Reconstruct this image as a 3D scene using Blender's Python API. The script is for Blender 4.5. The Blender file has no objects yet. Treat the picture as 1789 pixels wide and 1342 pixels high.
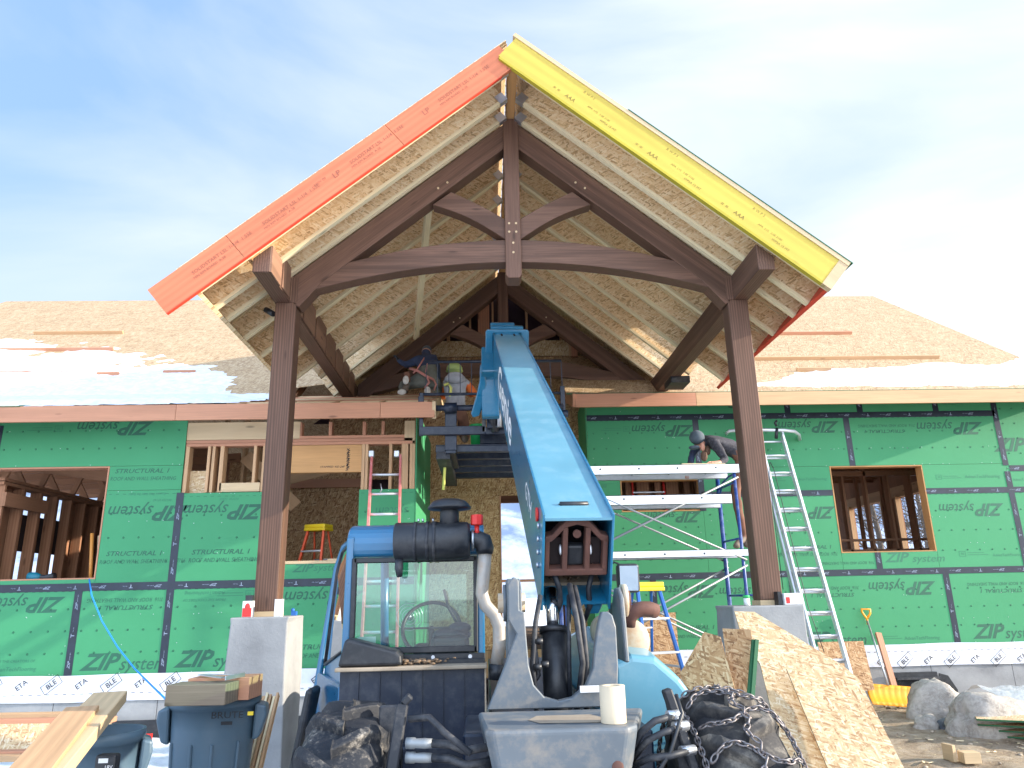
import bpy, math, random
from mathutils import Vector, Matrix, noise as mnoise
random.seed(7)
C = bpy.context.scene.collection
D = bpy.data
R = math.radians
V = Vector

# ------------------------------------------------------------------ camera
# The camera stands at the world origin; the ground is 1.65 m below it.
GZ = -1.65
cam_d = D.cameras.new('camera')
cam = D.objects.new('camera', cam_d); C.objects.link(cam)
bpy.context.scene.camera = cam
F_PX, CXP, CYP = 1285.0, 894.5, 671.0
cam_d.sensor_width = 36.0
cam_d.lens = F_PX / 1789.0 * 36.0
cam_d.clip_start = 0.05; cam_d.clip_end = 6000
_p, _y, _r = R(16.1), R(2.34), R(1.26)
_F = V((math.sin(_y)*math.cos(_p), math.cos(_y)*math.cos(_p), math.sin(_p)))
_R0 = V((math.cos(_y), -math.sin(_y), 0))
_U0 = V((-math.sin(_y)*math.sin(_p), -math.cos(_y)*math.sin(_p), math.cos(_p)))
_Rc = _R0*math.cos(_r) - _U0*math.sin(_r)
_Uc = _R0*math.sin(_r) + _U0*math.cos(_r)
cam.matrix_world = Matrix(((_Rc.x, _Uc.x, -_F.x, 0), (_Rc.y, _Uc.y, -_F.y, 0), (_Rc.z, _Uc.z, -_F.z, 0), (0, 0, 0, 1)))

def ray(px, py):
    return _F + _Rc*((px-CXP)/F_PX) - _Uc*((py-CYP)/F_PX)
def at(px, py, Y):                      # point seen at a photo pixel, at depth Y
    d = ray(px, py); return d*(Y/d.y)
def atz(px, py, Z):
    d = ray(px, py); return d*(Z/d.z)
def atp(px, py, P, n):                  # on a plane
    d = ray(px, py); n = V(n); return d*(V(P).dot(n)/d.dot(n))

# ------------------------------------------------------------------ mesh builder
def frame(p0, p1, up=(0, 0, 1)):
    x = (V(p1)-V(p0)).normalized(); up = V(up)
    y = up.cross(x)
    if y.length < 1e-4: y = V((0, 1, 0)).cross(x)
    y.normalize(); z = x.cross(y)
    M = Matrix(((x.x, y.x, z.x, p0[0]), (x.y, y.y, z.y, p0[1]), (x.z, y.z, z.z, p0[2]), (0, 0, 0, 1)))
    return M

class MB:
    def __init__(s):
        s.v = []; s.f = []; s.g = []; s.p = []; s.m = []; s.sm = []
    def add(s, verts, faces, M=None, g=None, mi=0, smooth=False, off=True, perm=None):
        b = len(s.v); o = V((random.uniform(-40, 40), random.uniform(-40, 40), random.uniform(-40, 40))) if off else V((0, 0, 0))
        pr = random.random()
        g = g or verts
        for v, gg in zip(verts, g):
            v = V(v); s.v.append(M @ v if M is not None else v)
            gg = V(gg)
            if perm: gg = V((gg[perm[0]], gg[perm[1]], gg[perm[2]]))
            s.g.append(gg+o); s.p.append(pr)
        for f in faces:
            s.f.append([b+i for i in f]); s.m.append(mi); s.sm.append(smooth)
        return s
    def box(s, x0, x1, y0, y1, z0, z1, mi=0, M=None, perm=None, off=True):
        vs = [(x, y, z) for z in (z0, z1) for y in (y0, y1) for x in (x0, x1)]
        fs = [(0, 2, 3, 1), (4, 5, 7, 6), (0, 1, 5, 4), (2, 6, 7, 3), (0, 4, 6, 2), (1, 3, 7, 5)]
        if perm is None and M is None:      # grain along the longest side
            d = [x1-x0, y1-y0, z1-z0]; k = d.index(max(d)); perm = {0: (0, 1, 2), 1: (1, 0, 2), 2: (2, 0, 1)}[k]
        return s.add(vs, fs, M, mi=mi, perm=perm, off=off)
    def beam(s, p0, p1, w, h, up=(0, 0, 1), mi=0, cz=0.0):
        M = frame(p0, p1, up); L = (V(p1)-V(p0)).length
        return s.box(0, L, -w/2, w/2, -h/2+cz, h/2+cz, mi=mi, M=M, perm=(0, 1, 2))
    def prism(s, poly, y0, y1, M=None, mi=0, perm=None, off=True, smooth=False):
        # poly in XZ, extruded along Y
        n = len(poly)
        vs = [(x, y0, z) for x, z in poly]+[(x, y1, z) for x, z in poly]
        fs = [tuple(range(n)), tuple(range(2*n-1, n-1, -1))]
        b = [(i, i+n, (i+1) % n+n, (i+1) % n) for i in range(n)]
        s.add(vs, fs, M, mi=mi, perm=perm, off=off)
        base = len(s.v)-2*n
        for q in b: s.f.append([base+i for i in q]); s.m.append(mi); s.sm.append(smooth)
        return s
    def tube(s, pts, r, n=8, mi=0, caps=True, smooth=True):
        pts = [V(p) for p in pts]; rs = r if isinstance(r, (list, tuple)) else [r]*len(pts)
        vs = []; gs = []; L = 0; prev = None
        for i, p in enumerate(pts):
            if i == 0: t = pts[1]-p
            elif i == len(pts)-1: t = p-pts[-2]
            else: t = (pts[i+1]-p).normalized()+(p-pts[i-1]).normalized()
            t.normalize()
            if prev is None:
                a = V((0, 0, 1)) if abs(t.z) < .9 else V((1, 0, 0))
                u = t.cross(a).normalized()
            else:
                u = (prev-t*prev.dot(t)).normalized()
            prev = u; w = t.cross(u)
            if i: L += (p-pts[i-1]).length
            for k in range(n):
                a = 2*math.pi*k/n
                vs.append(p+(u*math.cos(a)+w*math.sin(a))*rs[i]); gs.append((L, math.cos(a)*rs[i], math.sin(a)*rs[i]))
        fs = []
        for i in range(len(pts)-1):
            for k in range(n):
                fs.append((i*n+k, i*n+(k+1) % n, (i+1)*n+(k+1) % n, (i+1)*n+k))
        s.add(vs, fs, g=gs, mi=mi, smooth=smooth)
        if caps:
            b = len(s.v)-len(vs); e = b+(len(pts)-1)*n
            s.f.append([b+k for k in range(n)][::-1]); s.m.append(mi); s.sm.append(False)
            s.f.append([e+k for k in range(n)]); s.m.append(mi); s.sm.append(False)
        return s
    def cyl(s, p0, p1, r0, r1=None, n=16, mi=0, smooth=True):
        return s.tube([p0, p1], [r0, r0 if r1 is None else r1], n, mi, True, smooth)
    def lathe(s, prof, M=None, n=24, mi=0, smooth=True, caps=True):
        vs = []; fs = []
        for r, z in prof:
            for k in range(n):
                a = 2*math.pi*k/n; vs.append((r*math.cos(a), r*math.sin(a), z))
        for i in range(len(prof)-1):
            for k in range(n): fs.append((i*n+k, i*n+(k+1) % n, (i+1)*n+(k+1) % n, (i+1)*n+k))
        s.add(vs, fs, M, mi=mi, smooth=smooth)
        if caps:
            b = len(s.v)-len(vs); e = b+(len(prof)-1)*n
            s.f.append([b+k for k in range(n)][::-1]); s.m.append(mi); s.sm.append(False)
            s.f.append([e+k for k in range(n)]); s.m.append(mi); s.sm.append(False)
        return s
    def ball(s, c, r, sc=(1, 1, 1), n=14, m=9, mi=0, M=None):
        vs = []; fs = []
        for i in range(m+1):
            t = math.pi*i/m
            for k in range(n):
                a = 2*math.pi*k/n
                vs.append((c[0]+r*sc[0]*math.sin(t)*math.cos(a), c[1]+r*sc[1]*math.sin(t)*math.sin(a), c[2]+r*sc[2]*math.cos(t)))
        for i in range(m):
            for k in range(n): fs.append((i*n+k, (i+1)*n+k, (i+1)*n+(k+1) % n, i*n+(k+1) % n))
        return s.add(vs, fs, M, mi=mi, smooth=True)
    def ring(s, M, r, t, n=12, m=5, sx=1.0, mi=0):       # a torus (sx > 1: an oval chain link)
        vs = []; fs = []
        for i in range(n):
            a = 2*math.pi*i/n
            for k in range(m):
                b = 2*math.pi*k/m; q = r+t*math.cos(b)
                vs.append((q*math.cos(a)*sx, q*math.sin(a), t*math.sin(b)))
        for i in range(n):
            for k in range(m): fs.append((i*m+k, ((i+1) % n)*m+k, ((i+1) % n)*m+(k+1) % m, i*m+(k+1) % m))
        return s.add(vs, fs, M, mi=mi, smooth=True)
    def build(s, name, mats, parent=None, bevel=0.0, wn=False, seg=1):
        me = D.meshes.new(name)
        vs = s.v; org = V((0, 0, 0))
        if parent is None and vs:
            mn = V((min(v.x for v in vs), min(v.y for v in vs), min(v.z for v in vs)))
            mx = V((max(v.x for v in vs), max(v.y for v in vs), max(v.z for v in vs)))
            org = V(((mn.x+mx.x)/2, (mn.y+mx.y)/2, mn.z)); vs = [v-org for v in vs]
        me.from_pydata([tuple(v) for v in vs], [], s.f)
        if not isinstance(mats, (list, tuple)): mats = [mats]
        for m in mats: me.materials.append(m)
        me.polygons.foreach_set('material_index', s.m); me.polygons.foreach_set('use_smooth', s.sm)
        a = me.attributes.new('gc', 'FLOAT_VECTOR', 'POINT'); a.data.foreach_set('vector', [c for g in s.g for c in g])
        a = me.attributes.new('pr', 'FLOAT', 'POINT'); a.data.foreach_set('value', s.p)
        me.update()
        o = D.objects.new(name, me); C.objects.link(o)
        if parent is not None:
            o.parent = parent; o.matrix_parent_inverse = pinv(parent)
        else: o.location = org
        if bevel:
            b = o.modifiers.new('bevel', 'BEVEL'); b.width = bevel; b.segments = seg; b.limit_method = 'ANGLE'; b.angle_limit = R(40)
            b.harden_normals = False
        return o

def wm(o):
    m = Matrix.LocRotScale(o.location, o.rotation_euler, o.scale)
    if o.parent: m = wm(o.parent) @ o.matrix_parent_inverse @ m
    return m
def pinv(o): return wm(o).inverted()
def tag(o, label=None, cat=None, group=None, kind=None):
    if label: o['label'] = label
    if cat: o['category'] = cat
    if group: o['group'] = group
    if kind: o['kind'] = kind
    return o
def thing(name, loc, label, cat, group=None, rz=0.0):
    o = D.objects.new(name, None); C.objects.link(o); o.location = loc; o.rotation_euler = (0, 0, rz)
    o.empty_display_size = .2
    return tag(o, label, cat, group)
def copy_thing(root, loc, rz=None, label=None):
    r = root.copy(); C.objects.link(r); r.location = loc
    if rz is not None: r.rotation_euler = (0, 0, rz)
    if label: r['label'] = label
    def rec(a, b):
        for ch in [c for c in D.objects if c.parent == a]:
            k = ch.copy(); C.objects.link(k); k.parent = b; k.matrix_parent_inverse = ch.matrix_parent_inverse.copy()
            rec(ch, k)
    rec(root, r); return r

_tc = {}
def text_geo(body, shear=0.0, bold=0.0):
    k = (body, shear, bold)
    if k not in _tc:
        cu = D.curves.new('t', 'FONT'); cu.body = body; cu.size = 1.0; cu.shear = shear; cu.offset = bold
        cu.align_x = 'CENTER'; cu.align_y = 'CENTER'; cu.resolution_u = 2
        o = D.objects.new('t', cu); C.objects.link(o)
        dg = bpy.context.evaluated_depsgraph_get(); me = D.meshes.new_from_object(o.evaluated_get(dg))
        _tc[k] = ([tuple(v.co) for v in me.vertices], [tuple(p.vertices) for p in me.polygons])
        D.objects.remove(o); D.meshes.remove(me); D.curves.remove(cu)
    return _tc[k]
def put_text(mb, body, M, size, shear=0.0, bold=0.0, sx=1.0, mi=0, fit=None):
    vs, fs = text_geo(body, shear, bold)
    if not vs: return
    if fit:
        w = max(v[0] for v in vs)-min(v[0] for v in vs); sx = fit/(w*size)
    mb.add([(v[0]*size*sx, v[1]*size, 0) for v in vs], fs, M, mi=mi)
def mwall(x, y, z, rot=0):              # text frame on a wall facing -Y
    M = Matrix(((1, 0, 0, x), (0, 0, -1, y), (0, 1, 0, z), (0, 0, 0, 1)))
    return M @ Matrix.Rotation(R(rot), 4, 'Z')

# ------------------------------------------------------------------ materials
class NT:
    def __init__(s, name, rough=.6, metal=0.0, spec=.5):
        s.m = D.materials.new(name); s.m.use_nodes = True; s.t = s.m.node_tree; s.n = s.t.nodes
        s.b = s.n['Principled BSDF']; s.b.inputs['Roughness'].default_value = rough; s.b.inputs['Metallic'].default_value = metal
        s.b.inputs['Specular IOR Level'].default_value = spec
    def node(s, t, **k):
        n = s.n.new(t)
        for a, v in k.items():
            if a.startswith('_'): continue
            setattr(n, a, v)
        return n
    def link(s, a, b): s.t.links.new(a, b)
    def gc(s):
        n = s.node('ShaderNodeAttribute'); n.attribute_name = 'gc'; return n.outputs['Vector']
    def pr(s):
        n = s.node('ShaderNodeAttribute'); n.attribute_name = 'pr'; return n.outputs['Fac']
    def obj(s): return s.node('ShaderNodeTexCoord').outputs['Object']
    def geo(s): return s.node('ShaderNodeNewGeometry').outputs['Position']
    def map(s, v, sc=(1, 1, 1), rot=(0, 0, 0), loc=(0, 0, 0)):
        n = s.node('ShaderNodeMapping'); n.inputs['Scale'].default_value = sc; n.inputs['Rotation'].default_value = rot
        n.inputs['Location'].default_value = loc; s.link(v, n.inputs['Vector']); return n.outputs[0]
    def noise(s, v, scale=5, detail=4, rough=.55, dist=0.0):
        n = s.node('ShaderNodeTexNoise'); n.inputs['Scale'].default_value = scale; n.inputs['Detail'].default_value = detail
        n.inputs['Roughness'].default_value = rough; n.inputs['Distortion'].default_value = dist
        s.link(v, n.inputs['Vector']); return n.outputs[0]
    def ramp(s, f, stops, interp='LINEAR'):
        n = s.node('ShaderNodeValToRGB'); e = n.color_ramp.elements; n.color_ramp.interpolation = interp
        while len(e) < len(stops): e.new(0.5)
        for el, (p, c) in zip(e, stops):
            el.position = p; el.color = (*c, 1) if len(c) == 3 else c
        s.link(f, n.inputs[0]); return n.outputs[0]
    def mix(s, f, a, b, mode='MIX'):
        n = s.node('ShaderNodeMix', data_type='RGBA', blend_type=mode)
        for i, x in ((0, f), (6, a), (7, b)):
            if isinstance(x, (int, float)): n.inputs[i].default_value = x
            elif isinstance(x, tuple): n.inputs[i].default_value = (*x, 1) if len(x) == 3 else x
            else: s.link(x, n.inputs[i])
        return n.outputs[2]
    def math(s, op, a, b=0.0, clamp=False):
        n = s.node('ShaderNodeMath', operation=op, use_clamp=clamp)
        for i, x in ((0, a), (1, b)):
            if isinstance(x, (int, float)): n.inputs[i].default_value = x
            else: s.link(x, n.inputs[i])
        return n.outputs[0]
    def bump(s, h, st=.3, d=.01):
        n = s.node('ShaderNodeBump'); n.inputs['Strength'].default_value = st; n.inputs['Distance'].default_value = d
        s.link(h, n.inputs['Height']); s.link(n.outputs[0], s.b.inputs['Normal'])
    def col(s, c):
        if isinstance(c, tuple): s.b.inputs['Base Color'].default_value = (*c, 1)
        else: s.link(c, s.b.inputs['Base Color'])
        return s.m
    def rough(s, f, lo, hi):
        n = s.node('ShaderNodeMapRange'); s.link(f, n.inputs[0]); n.inputs[3].default_value = lo; n.inputs[4].default_value = hi
        s.link(n.outputs[0], s.b.inputs['Roughness'])

def sc3(c, k): return tuple(min(1, x*k) for x in c)
def wood(name, base, var=.35, dark=.55, rough=.65, ring=9.0, knots=True, contrast=.5):
    t = NT(name, rough, 0.0, .25); g = t.gc()
    w = t.node('ShaderNodeTexWave', wave_type='BANDS', bands_direction='Y'); w.inputs['Scale'].default_value = 1.0
    w.inputs['Distortion'].default_value = 5.0; w.inputs['Detail'].default_value = 3; w.inputs['Detail Scale'].default_value = .8
    t.link(t.map(g, (.35, ring, ring)), w.inputs[0])
    fine = t.noise(t.map(g, (2.5, 90, 90)), 1, 5, .6)
    low = t.noise(t.map(g, (.6, 3, 3)), 1, 3)
    c = t.ramp(w.outputs['Fac'], [(0, sc3(base, 1-var)), (.55, base), (1, sc3(base, 1+var*.5))])
    c = t.mix(t.math('MULTIPLY', t.ramp(fine, [(.35, (1, 1, 1)), (.65, (0, 0, 0))]), contrast), c, sc3(base, dark))
    c = t.mix(.35, c, t.ramp(low, [(.3, sc3(base, .7)), (.7, sc3(base, 1.25))]))
    c = t.mix(t.math('MULTIPLY', t.pr(), .3), c, sc3(base, .8), 'MIX')
    if knots:
        vo = t.node('ShaderNodeTexVoronoi'); vo.inputs['Scale'].default_value = 1.0
        t.link(t.map(g, (1.6, 6, 6)), vo.inputs['Vector'])
        k = t.ramp(vo.outputs['Distance'], [(.05, (1, 1, 1)), (.12, (0, 0, 0))])
        c = t.mix(t.math('MULTIPLY', k, .7), c, sc3(base, .3))
    t.bump(fine, .25, .003); return t.col(c)

def osb(name, tones, scale=1.0, rough=.75, bump=.25, lo=(.0,)):
    # strands: three stretched cell layers at different angles, laid over one another
    t = NT(name, rough); g = t.gc(); cur = None
    wob = t.noise(g, 1.5*scale, 2)
    for i, (a, sx, sy) in enumerate([(8, 8, 42), (-38, 9, 48), (55, 8, 40), (100, 10, 46), (-12, 7, 36), (-70, 9, 44)]):
        v = t.node('ShaderNodeTexVoronoi'); v.inputs['Scale'].default_value = scale; v.inputs['Randomness'].default_value = 1
        t.link(t.map(t.map(g, (1, 1, .02), (0, 0, R(a)), (i*3.7, i*1.3, 0)), (sx, sy, 1)), v.inputs['Vector'])
        sp = t.node('ShaderNodeSeparateColor'); t.link(v.outputs['Color'], sp.inputs[0])
        edge = t.ramp(v.outputs['Distance'], [(.45, (1, 1, 1)), (.8, (.45, .45, .45))])
        val = t.math('MULTIPLY', sp.outputs[0], edge)
        if cur is None: cur = val
        else:
            mk = t.math('MULTIPLY', t.math('GREATER_THAN', sp.outputs[1], .52), t.math('LESS_THAN', v.outputs['Distance'], .62))
            mx = t.node('ShaderNodeMix'); t.link(mk, mx.inputs[0]); t.link(cur, mx.inputs[2]); t.link(val, mx.inputs[3]); cur = mx.outputs[0]
    fine = t.noise(t.map(g, (30, 160, 60)), 1, 3)
    cur2 = t.math('ADD', cur, t.math('MULTIPLY', t.math('SUBTRACT', fine, .5), .35))
    cur2 = t.math('ADD', cur2, t.math('MULTIPLY', t.math('SUBTRACT', wob, .5), .35))
    n = len(tones)
    c = t.ramp(cur2, [(i/(n-1)*.9+.02, c) for i, c in enumerate(tones)])
    t.bump(cur, bump, .004); return t.col(c)

def paint(name, base, rough=.4, var=.12, dirt=None, metal=0.0, coat=0.0, scale=3.0, dirt_amt=.5):
    t = NT(name, rough, metal); p = t.obj()
    n1 = t.noise(p, scale, 5, .6)
    c = t.ramp(n1, [(.3, sc3(base, 1-var)), (.7, sc3(base, 1+var))])
    n2 = t.noise(p, scale*4, 8, .7)
    if dirt:
        c = t.mix(t.math('MULTIPLY', t.ramp(n2, [(.48, (0, 0, 0)), (.68, (1, 1, 1))]), dirt_amt), c, dirt)
    t.rough(n2, rough*.8, min(1, rough*1.3))
    t.b.inputs['Coat Weight'].default_value = coat; t.b.inputs['Coat Roughness'].default_value = .12
    t.bump(n2, .06 if 'stone' not in name else .9, .003 if 'stone' not in name else .03)
    return t.col(c)

M = {}
M['stain'] = wood('stained_timber', (.165, .088, .058), .68, .28, .55, 13, True, .75)
M['lumber'] = wood('fresh_lumber', (.60, .37, .20), .22, .6, .65, 7)
M['fir'] = wood('douglas_fir_lumber', (.56, .27, .16), .22, .6, .65, 7)
M['pale'] = wood('pale_lumber', (.66, .48, .28), .18, .65, .65, 7)
M['glulam'] = wood('laminated_header', (.56, .30, .12), .3, .6, .6, 3, True)
M['old'] = wood('weathered_lumber', (.26, .20, .14), .35, .35, .8, 7)
M['flange'] = wood('joist_flange', (.86, .70, .44), .15, .7, .65, 10)
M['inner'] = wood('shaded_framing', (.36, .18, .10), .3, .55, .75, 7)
M['osb'] = osb('osb_fresh', [(.36, .20, .09), (.52, .35, .18), (.58, .41, .22), (.62, .47, .28), (.70, .57, .38)], 1.7)
M['osb_soffit'] = osb('osb_soffit', [(.48, .30, .14), (.76, .53, .28), (.82, .60, .34), (.86, .65, .39), (.90, .73, .49)], 1.5)
M['osb_roof'] = osb('osb_roof', [(.27, .16, .08), (.41, .28, .15), (.46, .325, .185), (.54, .41, .26)], 1.4)
M['osb_dark'] = osb('osb_brown', [(.20, .095, .038), (.38, .20, .085), (.45, .26, .12), (.52, .32, .16), (.62, .43, .24)], 1.5)  # darker, browner flake tones than the fresh board
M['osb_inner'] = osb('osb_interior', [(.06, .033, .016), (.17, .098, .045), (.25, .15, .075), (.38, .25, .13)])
def stripe_paint(name, base, rough): return paint(name, base, rough, .08)
t = NT('green_sheathing', .6, 0.0, .3); g = t.geo()
n1 = t.noise(g, 1.1, 6, .65); n2 = t.noise(g, 60, 2)
c = t.ramp(n1, [(.3, (.050, .262, .108)), (.7, (.058, .288, .122))]); c = t.mix(t.math('MULTIPLY', n2, .25), c, (.05, .28, .15))
t.bump(t.noise(g, 25, 3), .08, .004); M['green'] = t.col(c)
M['ink'] = paint('sheathing_ink', (.018, .110, .062), .6, .15)
M['ink2'] = paint('faded_sheathing_ink', (.027, .165, .088), .6, .15)
M['dot'] = paint('nail_mark', (.008, .07, .045), .6, .1)
M['nail'] = paint('nail_head', (.45, .55, .50), .4, .2, metal=.6)
M['tape'] = paint('seam_tape', (.010, .016, .030), .38, .3, scale=8)
M['tape_ink'] = paint('tape_print', (.28, .33, .42), .5, .2)
M['green_edge'] = paint('green_edge_sealer', (.012, .10, .035), .6, .3)
M['wrap'] = paint('white_membrane', (.72, .74, .80), .5, .08, scale=6)
M['black_ink'] = paint('black_ink', (.01, .01, .012), .6, .1)
M['orange'] = wood('orange_strand_rim', (.60, .185, .09), .18, .6, .6, 5, False, .35)
M['redpaint'] = paint('red_rim_edge', (.65, .06, .025), .5, .1)
M['yellow'] = wood('yellow_laminated_rim', (.56, .41, .07), .12, .75, .55, 3, True, .2)
M['rim_ink'] = paint('rim_print', (.30, .08, .045), .7, .2)
M['rim_ink_y'] = paint('rim_print_dark', (.16, .12, .02), .7, .2)
t = NT('concrete', .85); g = t.geo()
n1 = t.noise(g, 2.2, 6, .6); n2 = t.noise(g, 40, 4)
c = t.ramp(n1, [(.25, (.19, .19, .19)), (.5, (.29, .29, .285)), (.75, (.38, .375, .36))]); c = t.mix(t.math('MULTIPLY', n2, .3), c, (.30, .30, .29))
vo = t.node('ShaderNodeTexVoronoi'); vo.inputs['Scale'].default_value = 22; t.link(g, vo.inputs['Vector'])
hole = t.ramp(vo.outputs['Distance'], [(.04, (1, 1, 1)), (.09, (0, 0, 0))]); c = t.mix(t.math('MULTIPLY', hole, .6), c, (.1, .1, .1))
t.bump(t.math('SUBTRACT', n2, hole), .35, .006); M['concrete'] = t.col(c)
t = NT('snow', .55); g = t.geo(); n2 = t.noise(g, 9, 6, .65); n3 = t.noise(g, 120, 2)
t.b.inputs['Subsurface Weight'].default_value = .0
t.bump(t.math('ADD', n2, t.math('MULTIPLY', n3, .15)), .5, .04)
M['snow'] = t.col(t.ramp(n2, [(.3, (.62, .65, .72)), (.6, (.80, .82, .86))]))
t = NT('muddy_ground', .9); g = t.geo()
n1 = t.noise(g, .55, 6, .6); n2 = t.noise(g, 5, 8, .7); n3 = t.noise(t.map(g, (22, 34, 20)), 1, 6, .75)
c = t.ramp(n2, [(.25, (.17, .115, .07)), (.42, (.34, .25, .165)), (.58, (.50, .40, .29)), (.75, (.66, .57, .45))])
c = t.mix(t.math('MULTIPLY', t.ramp(n3, [(.5, (0, 0, 0)), (.62, (1, 1, 1))]), .55), c, (.62, .47, .28))
sx = t.node('ShaderNodeSeparateXYZ'); t.link(g, sx.inputs[0])
left = t.math('MULTIPLY', t.math('SUBTRACT', 2.2, sx.outputs[0]), 1.2, True)  # left snow, widened under the machine to bounce more light up
fr = t.node('ShaderNodeMapRange'); t.link(t.math('ADD', n1, t.math('MULTIPLY', left, .26)), fr.inputs[0])
fr.inputs[1].default_value = .62; fr.inputs[2].default_value = .68; fr.clamp = True
far = t.node('ShaderNodeMapRange'); t.link(sx.outputs[1], far.inputs[0]); far.inputs[1].default_value = 20; far.inputs[2].default_value = 24
near = t.node('ShaderNodeMapRange'); t.link(t.math('ADD', sx.outputs[1], t.math('MULTIPLY', n1, 1.5)), near.inputs[0]); near.inputs[1].default_value = 4.6; near.inputs[2].default_value = 4.0  # unseen snow around and behind the camera, added for bounced light
snowf = t.math('MAXIMUM', t.math('MAXIMUM', fr.outputs[0], far.outputs[0]), near.outputs[0])
c = t.mix(snowf, c, (.84, .86, .90))
t.bump(t.math('ADD', n2, n3), 1.0, .06); M['ground'] = t.col(c)
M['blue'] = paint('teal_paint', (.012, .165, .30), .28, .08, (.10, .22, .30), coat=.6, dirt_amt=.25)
M['blue_top'] = paint('sky_reflection_blue_paint', (.12, .32, .42), .34, .08, (.26, .42, .50), coat=.5, dirt_amt=.35, scale=1.6)  # paler than the side blue: sky reflection and dust put into the colour
M['bluecab'] = paint('blue_cab_paint', (.014, .135, .27), .28, .08, (.05, .10, .14), coat=.6, dirt_amt=.2)
M['grey'] = paint('grey_machine_paint', (.115, .135, .152), .5, .14, (.30, .25, .19), dirt_amt=.55, scale=2.5)
M['darkblue'] = paint('dark_frame_paint', (.007, .015, .034), .4, .3, (.10, .10, .10), dirt_amt=.35)
M['black'] = paint('black_plastic', (.014, .016, .020), .42, .3, (.10, .10, .10), dirt_amt=.25)
M['blackhose'] = paint('rubber_hose', (.016, .019, .026), .55, .3, (.14, .13, .12), dirt_amt=.5)
M['rust'] = paint('rusty_casting', (.125, .052, .036), .75, .35, (.05, .03, .03), dirt_amt=.6, scale=6)
M['steel'] = paint('galvanised_steel', (.55, .57, .60), .35, .12, metal=.85)
M['chain'] = paint('chain_steel', (.22, .205, .205), .5, .3, (.18, .09, .05), metal=.75, dirt_amt=.6, scale=20)
M['chrome'] = paint('polished_rod', (.75, .76, .78), .15, .05, metal=1.0)
M['dull'] = paint('dull_galvanised_tube', (.30, .32, .33), .5, .2, (.25, .24, .22), metal=.5, dirt_amt=.4)
M['alu'] = paint('aluminium', (.70, .72, .75), .38, .08, (.45, .46, .48), metal=.55, dirt_amt=.35)
M['exh'] = paint('dusty_silver_pipe', (.42, .38, .33), .5, .15, (.40, .25, .14), metal=.25, dirt_amt=.6)
M['cream'] = paint('cream_paint', (.50, .41, .29), .5, .1, (.40, .20, .08), dirt_amt=.6)
M['card'] = paint('cardboard', (.62, .50, .34), .8, .08)
M['litter'] = paint('dead_leaves', (.17, .11, .065), .9, .4, (.30, .22, .14), scale=30, dirt_amt=.7)
M['dust'] = paint('dusty_tan', (.36, .29, .21), .85, .25, (.20, .14, .09), dirt_amt=.5)
M['red'] = paint('red_plastic', (.62, .025, .018), .4, .1)
M['ladder_red'] = paint('red_fibreglass', (.60, .16, .15), .45, .12, (.7, .4, .38), dirt_amt=.5)
M['ladder_orange'] = paint('orange_fibreglass', (.72, .09, .02), .45, .12)
M['ladder_blue'] = paint('blue_fibreglass', (.02, .13, .42), .42, .12)
M['scaf_blue'] = paint('blue_scaffold_paint', (.012, .05, .22), .4, .2, (.3, .33, .4), dirt_amt=.35)
M['yellow_pl'] = paint('yellow_plastic', (.82, .58, .02), .4, .05)
M['shovel'] = paint('amber_plastic', (.92, .36, .012), .35, .06)
M['bin'] = paint('grey_bin_plastic', (.075, .125, .165), .45, .1, (.10, .13, .15), dirt_amt=.35)
M['rock'] = paint('field_stone', (.42, .375, .32), .95, .35, (.50, .46, .40), scale=7, dirt_amt=.75)
M['darkrock'] = paint('dark_stone', (.13, .15, .16), .8, .3, (.3, .3, .3), scale=6)
M['green_pl'] = paint('green_plastic', (.02, .40, .10), .4, .1)
M['white'] = paint('white_card', (.75, .74, .72), .6, .06)
M['bluecord'] = paint('blue_air_hose', (.02, .25, .75), .4, .05)
M['yelcord'] = paint('yellow_cord', (.80, .80, .20), .5, .05)
M['tool'] = paint('teal_tool_plastic', (.0, .14, .20), .4, .1)
M['broom'] = paint('orange_wood_handle', (.62, .26, .05), .5, .1)
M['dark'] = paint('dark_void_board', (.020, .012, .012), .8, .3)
M['purple'] = paint('dark_plum_interior', (.035, .013, .022), .6, .3)  # near-black colour that stands in for unlit depth behind openings
M['skin'] = paint('skin', (.55, .27, .18), .5, .1)
M['navy'] = paint('navy_fabric', (.03, .045, .095), .85, .35, scale=9)
M['olive'] = paint('olive_fabric', (.135, .14, .115), .85, .3, scale=9)
M['hoodie'] = paint('grey_fabric', (.40, .41, .44), .9, .25, scale=9)
M['hiviz'] = paint('orange_fabric', (.80, .17, .03), .8, .1, scale=9)
M['plaid'] = paint('charcoal_fabric', (.035, .035, .045), .85, .4, (.12, .12, .13), scale=9, dirt_amt=.6)
M['harness'] = paint('coral_webbing', (.50, .20, .16), .7, .15)
M['brownpants'] = paint('brown_fabric', (.17, .075, .045), .85, .3, scale=9)
M['boot'] = paint('boot_leather', (.16, .12, .09), .7, .3, scale=9)
M['sole'] = paint('shoe_sole', (.50, .46, .40), .7, .2, scale=20)
M['cap'] = paint('grey_cap_fabric', (.075, .10, .12), .8, .2, scale=12)
M['lime'] = paint('lime_plastic', (.38, .48, .16), .5, .15)
M['hair'] = paint('brown_hair', (.14, .08, .05), .8, .3, scale=30)
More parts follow.
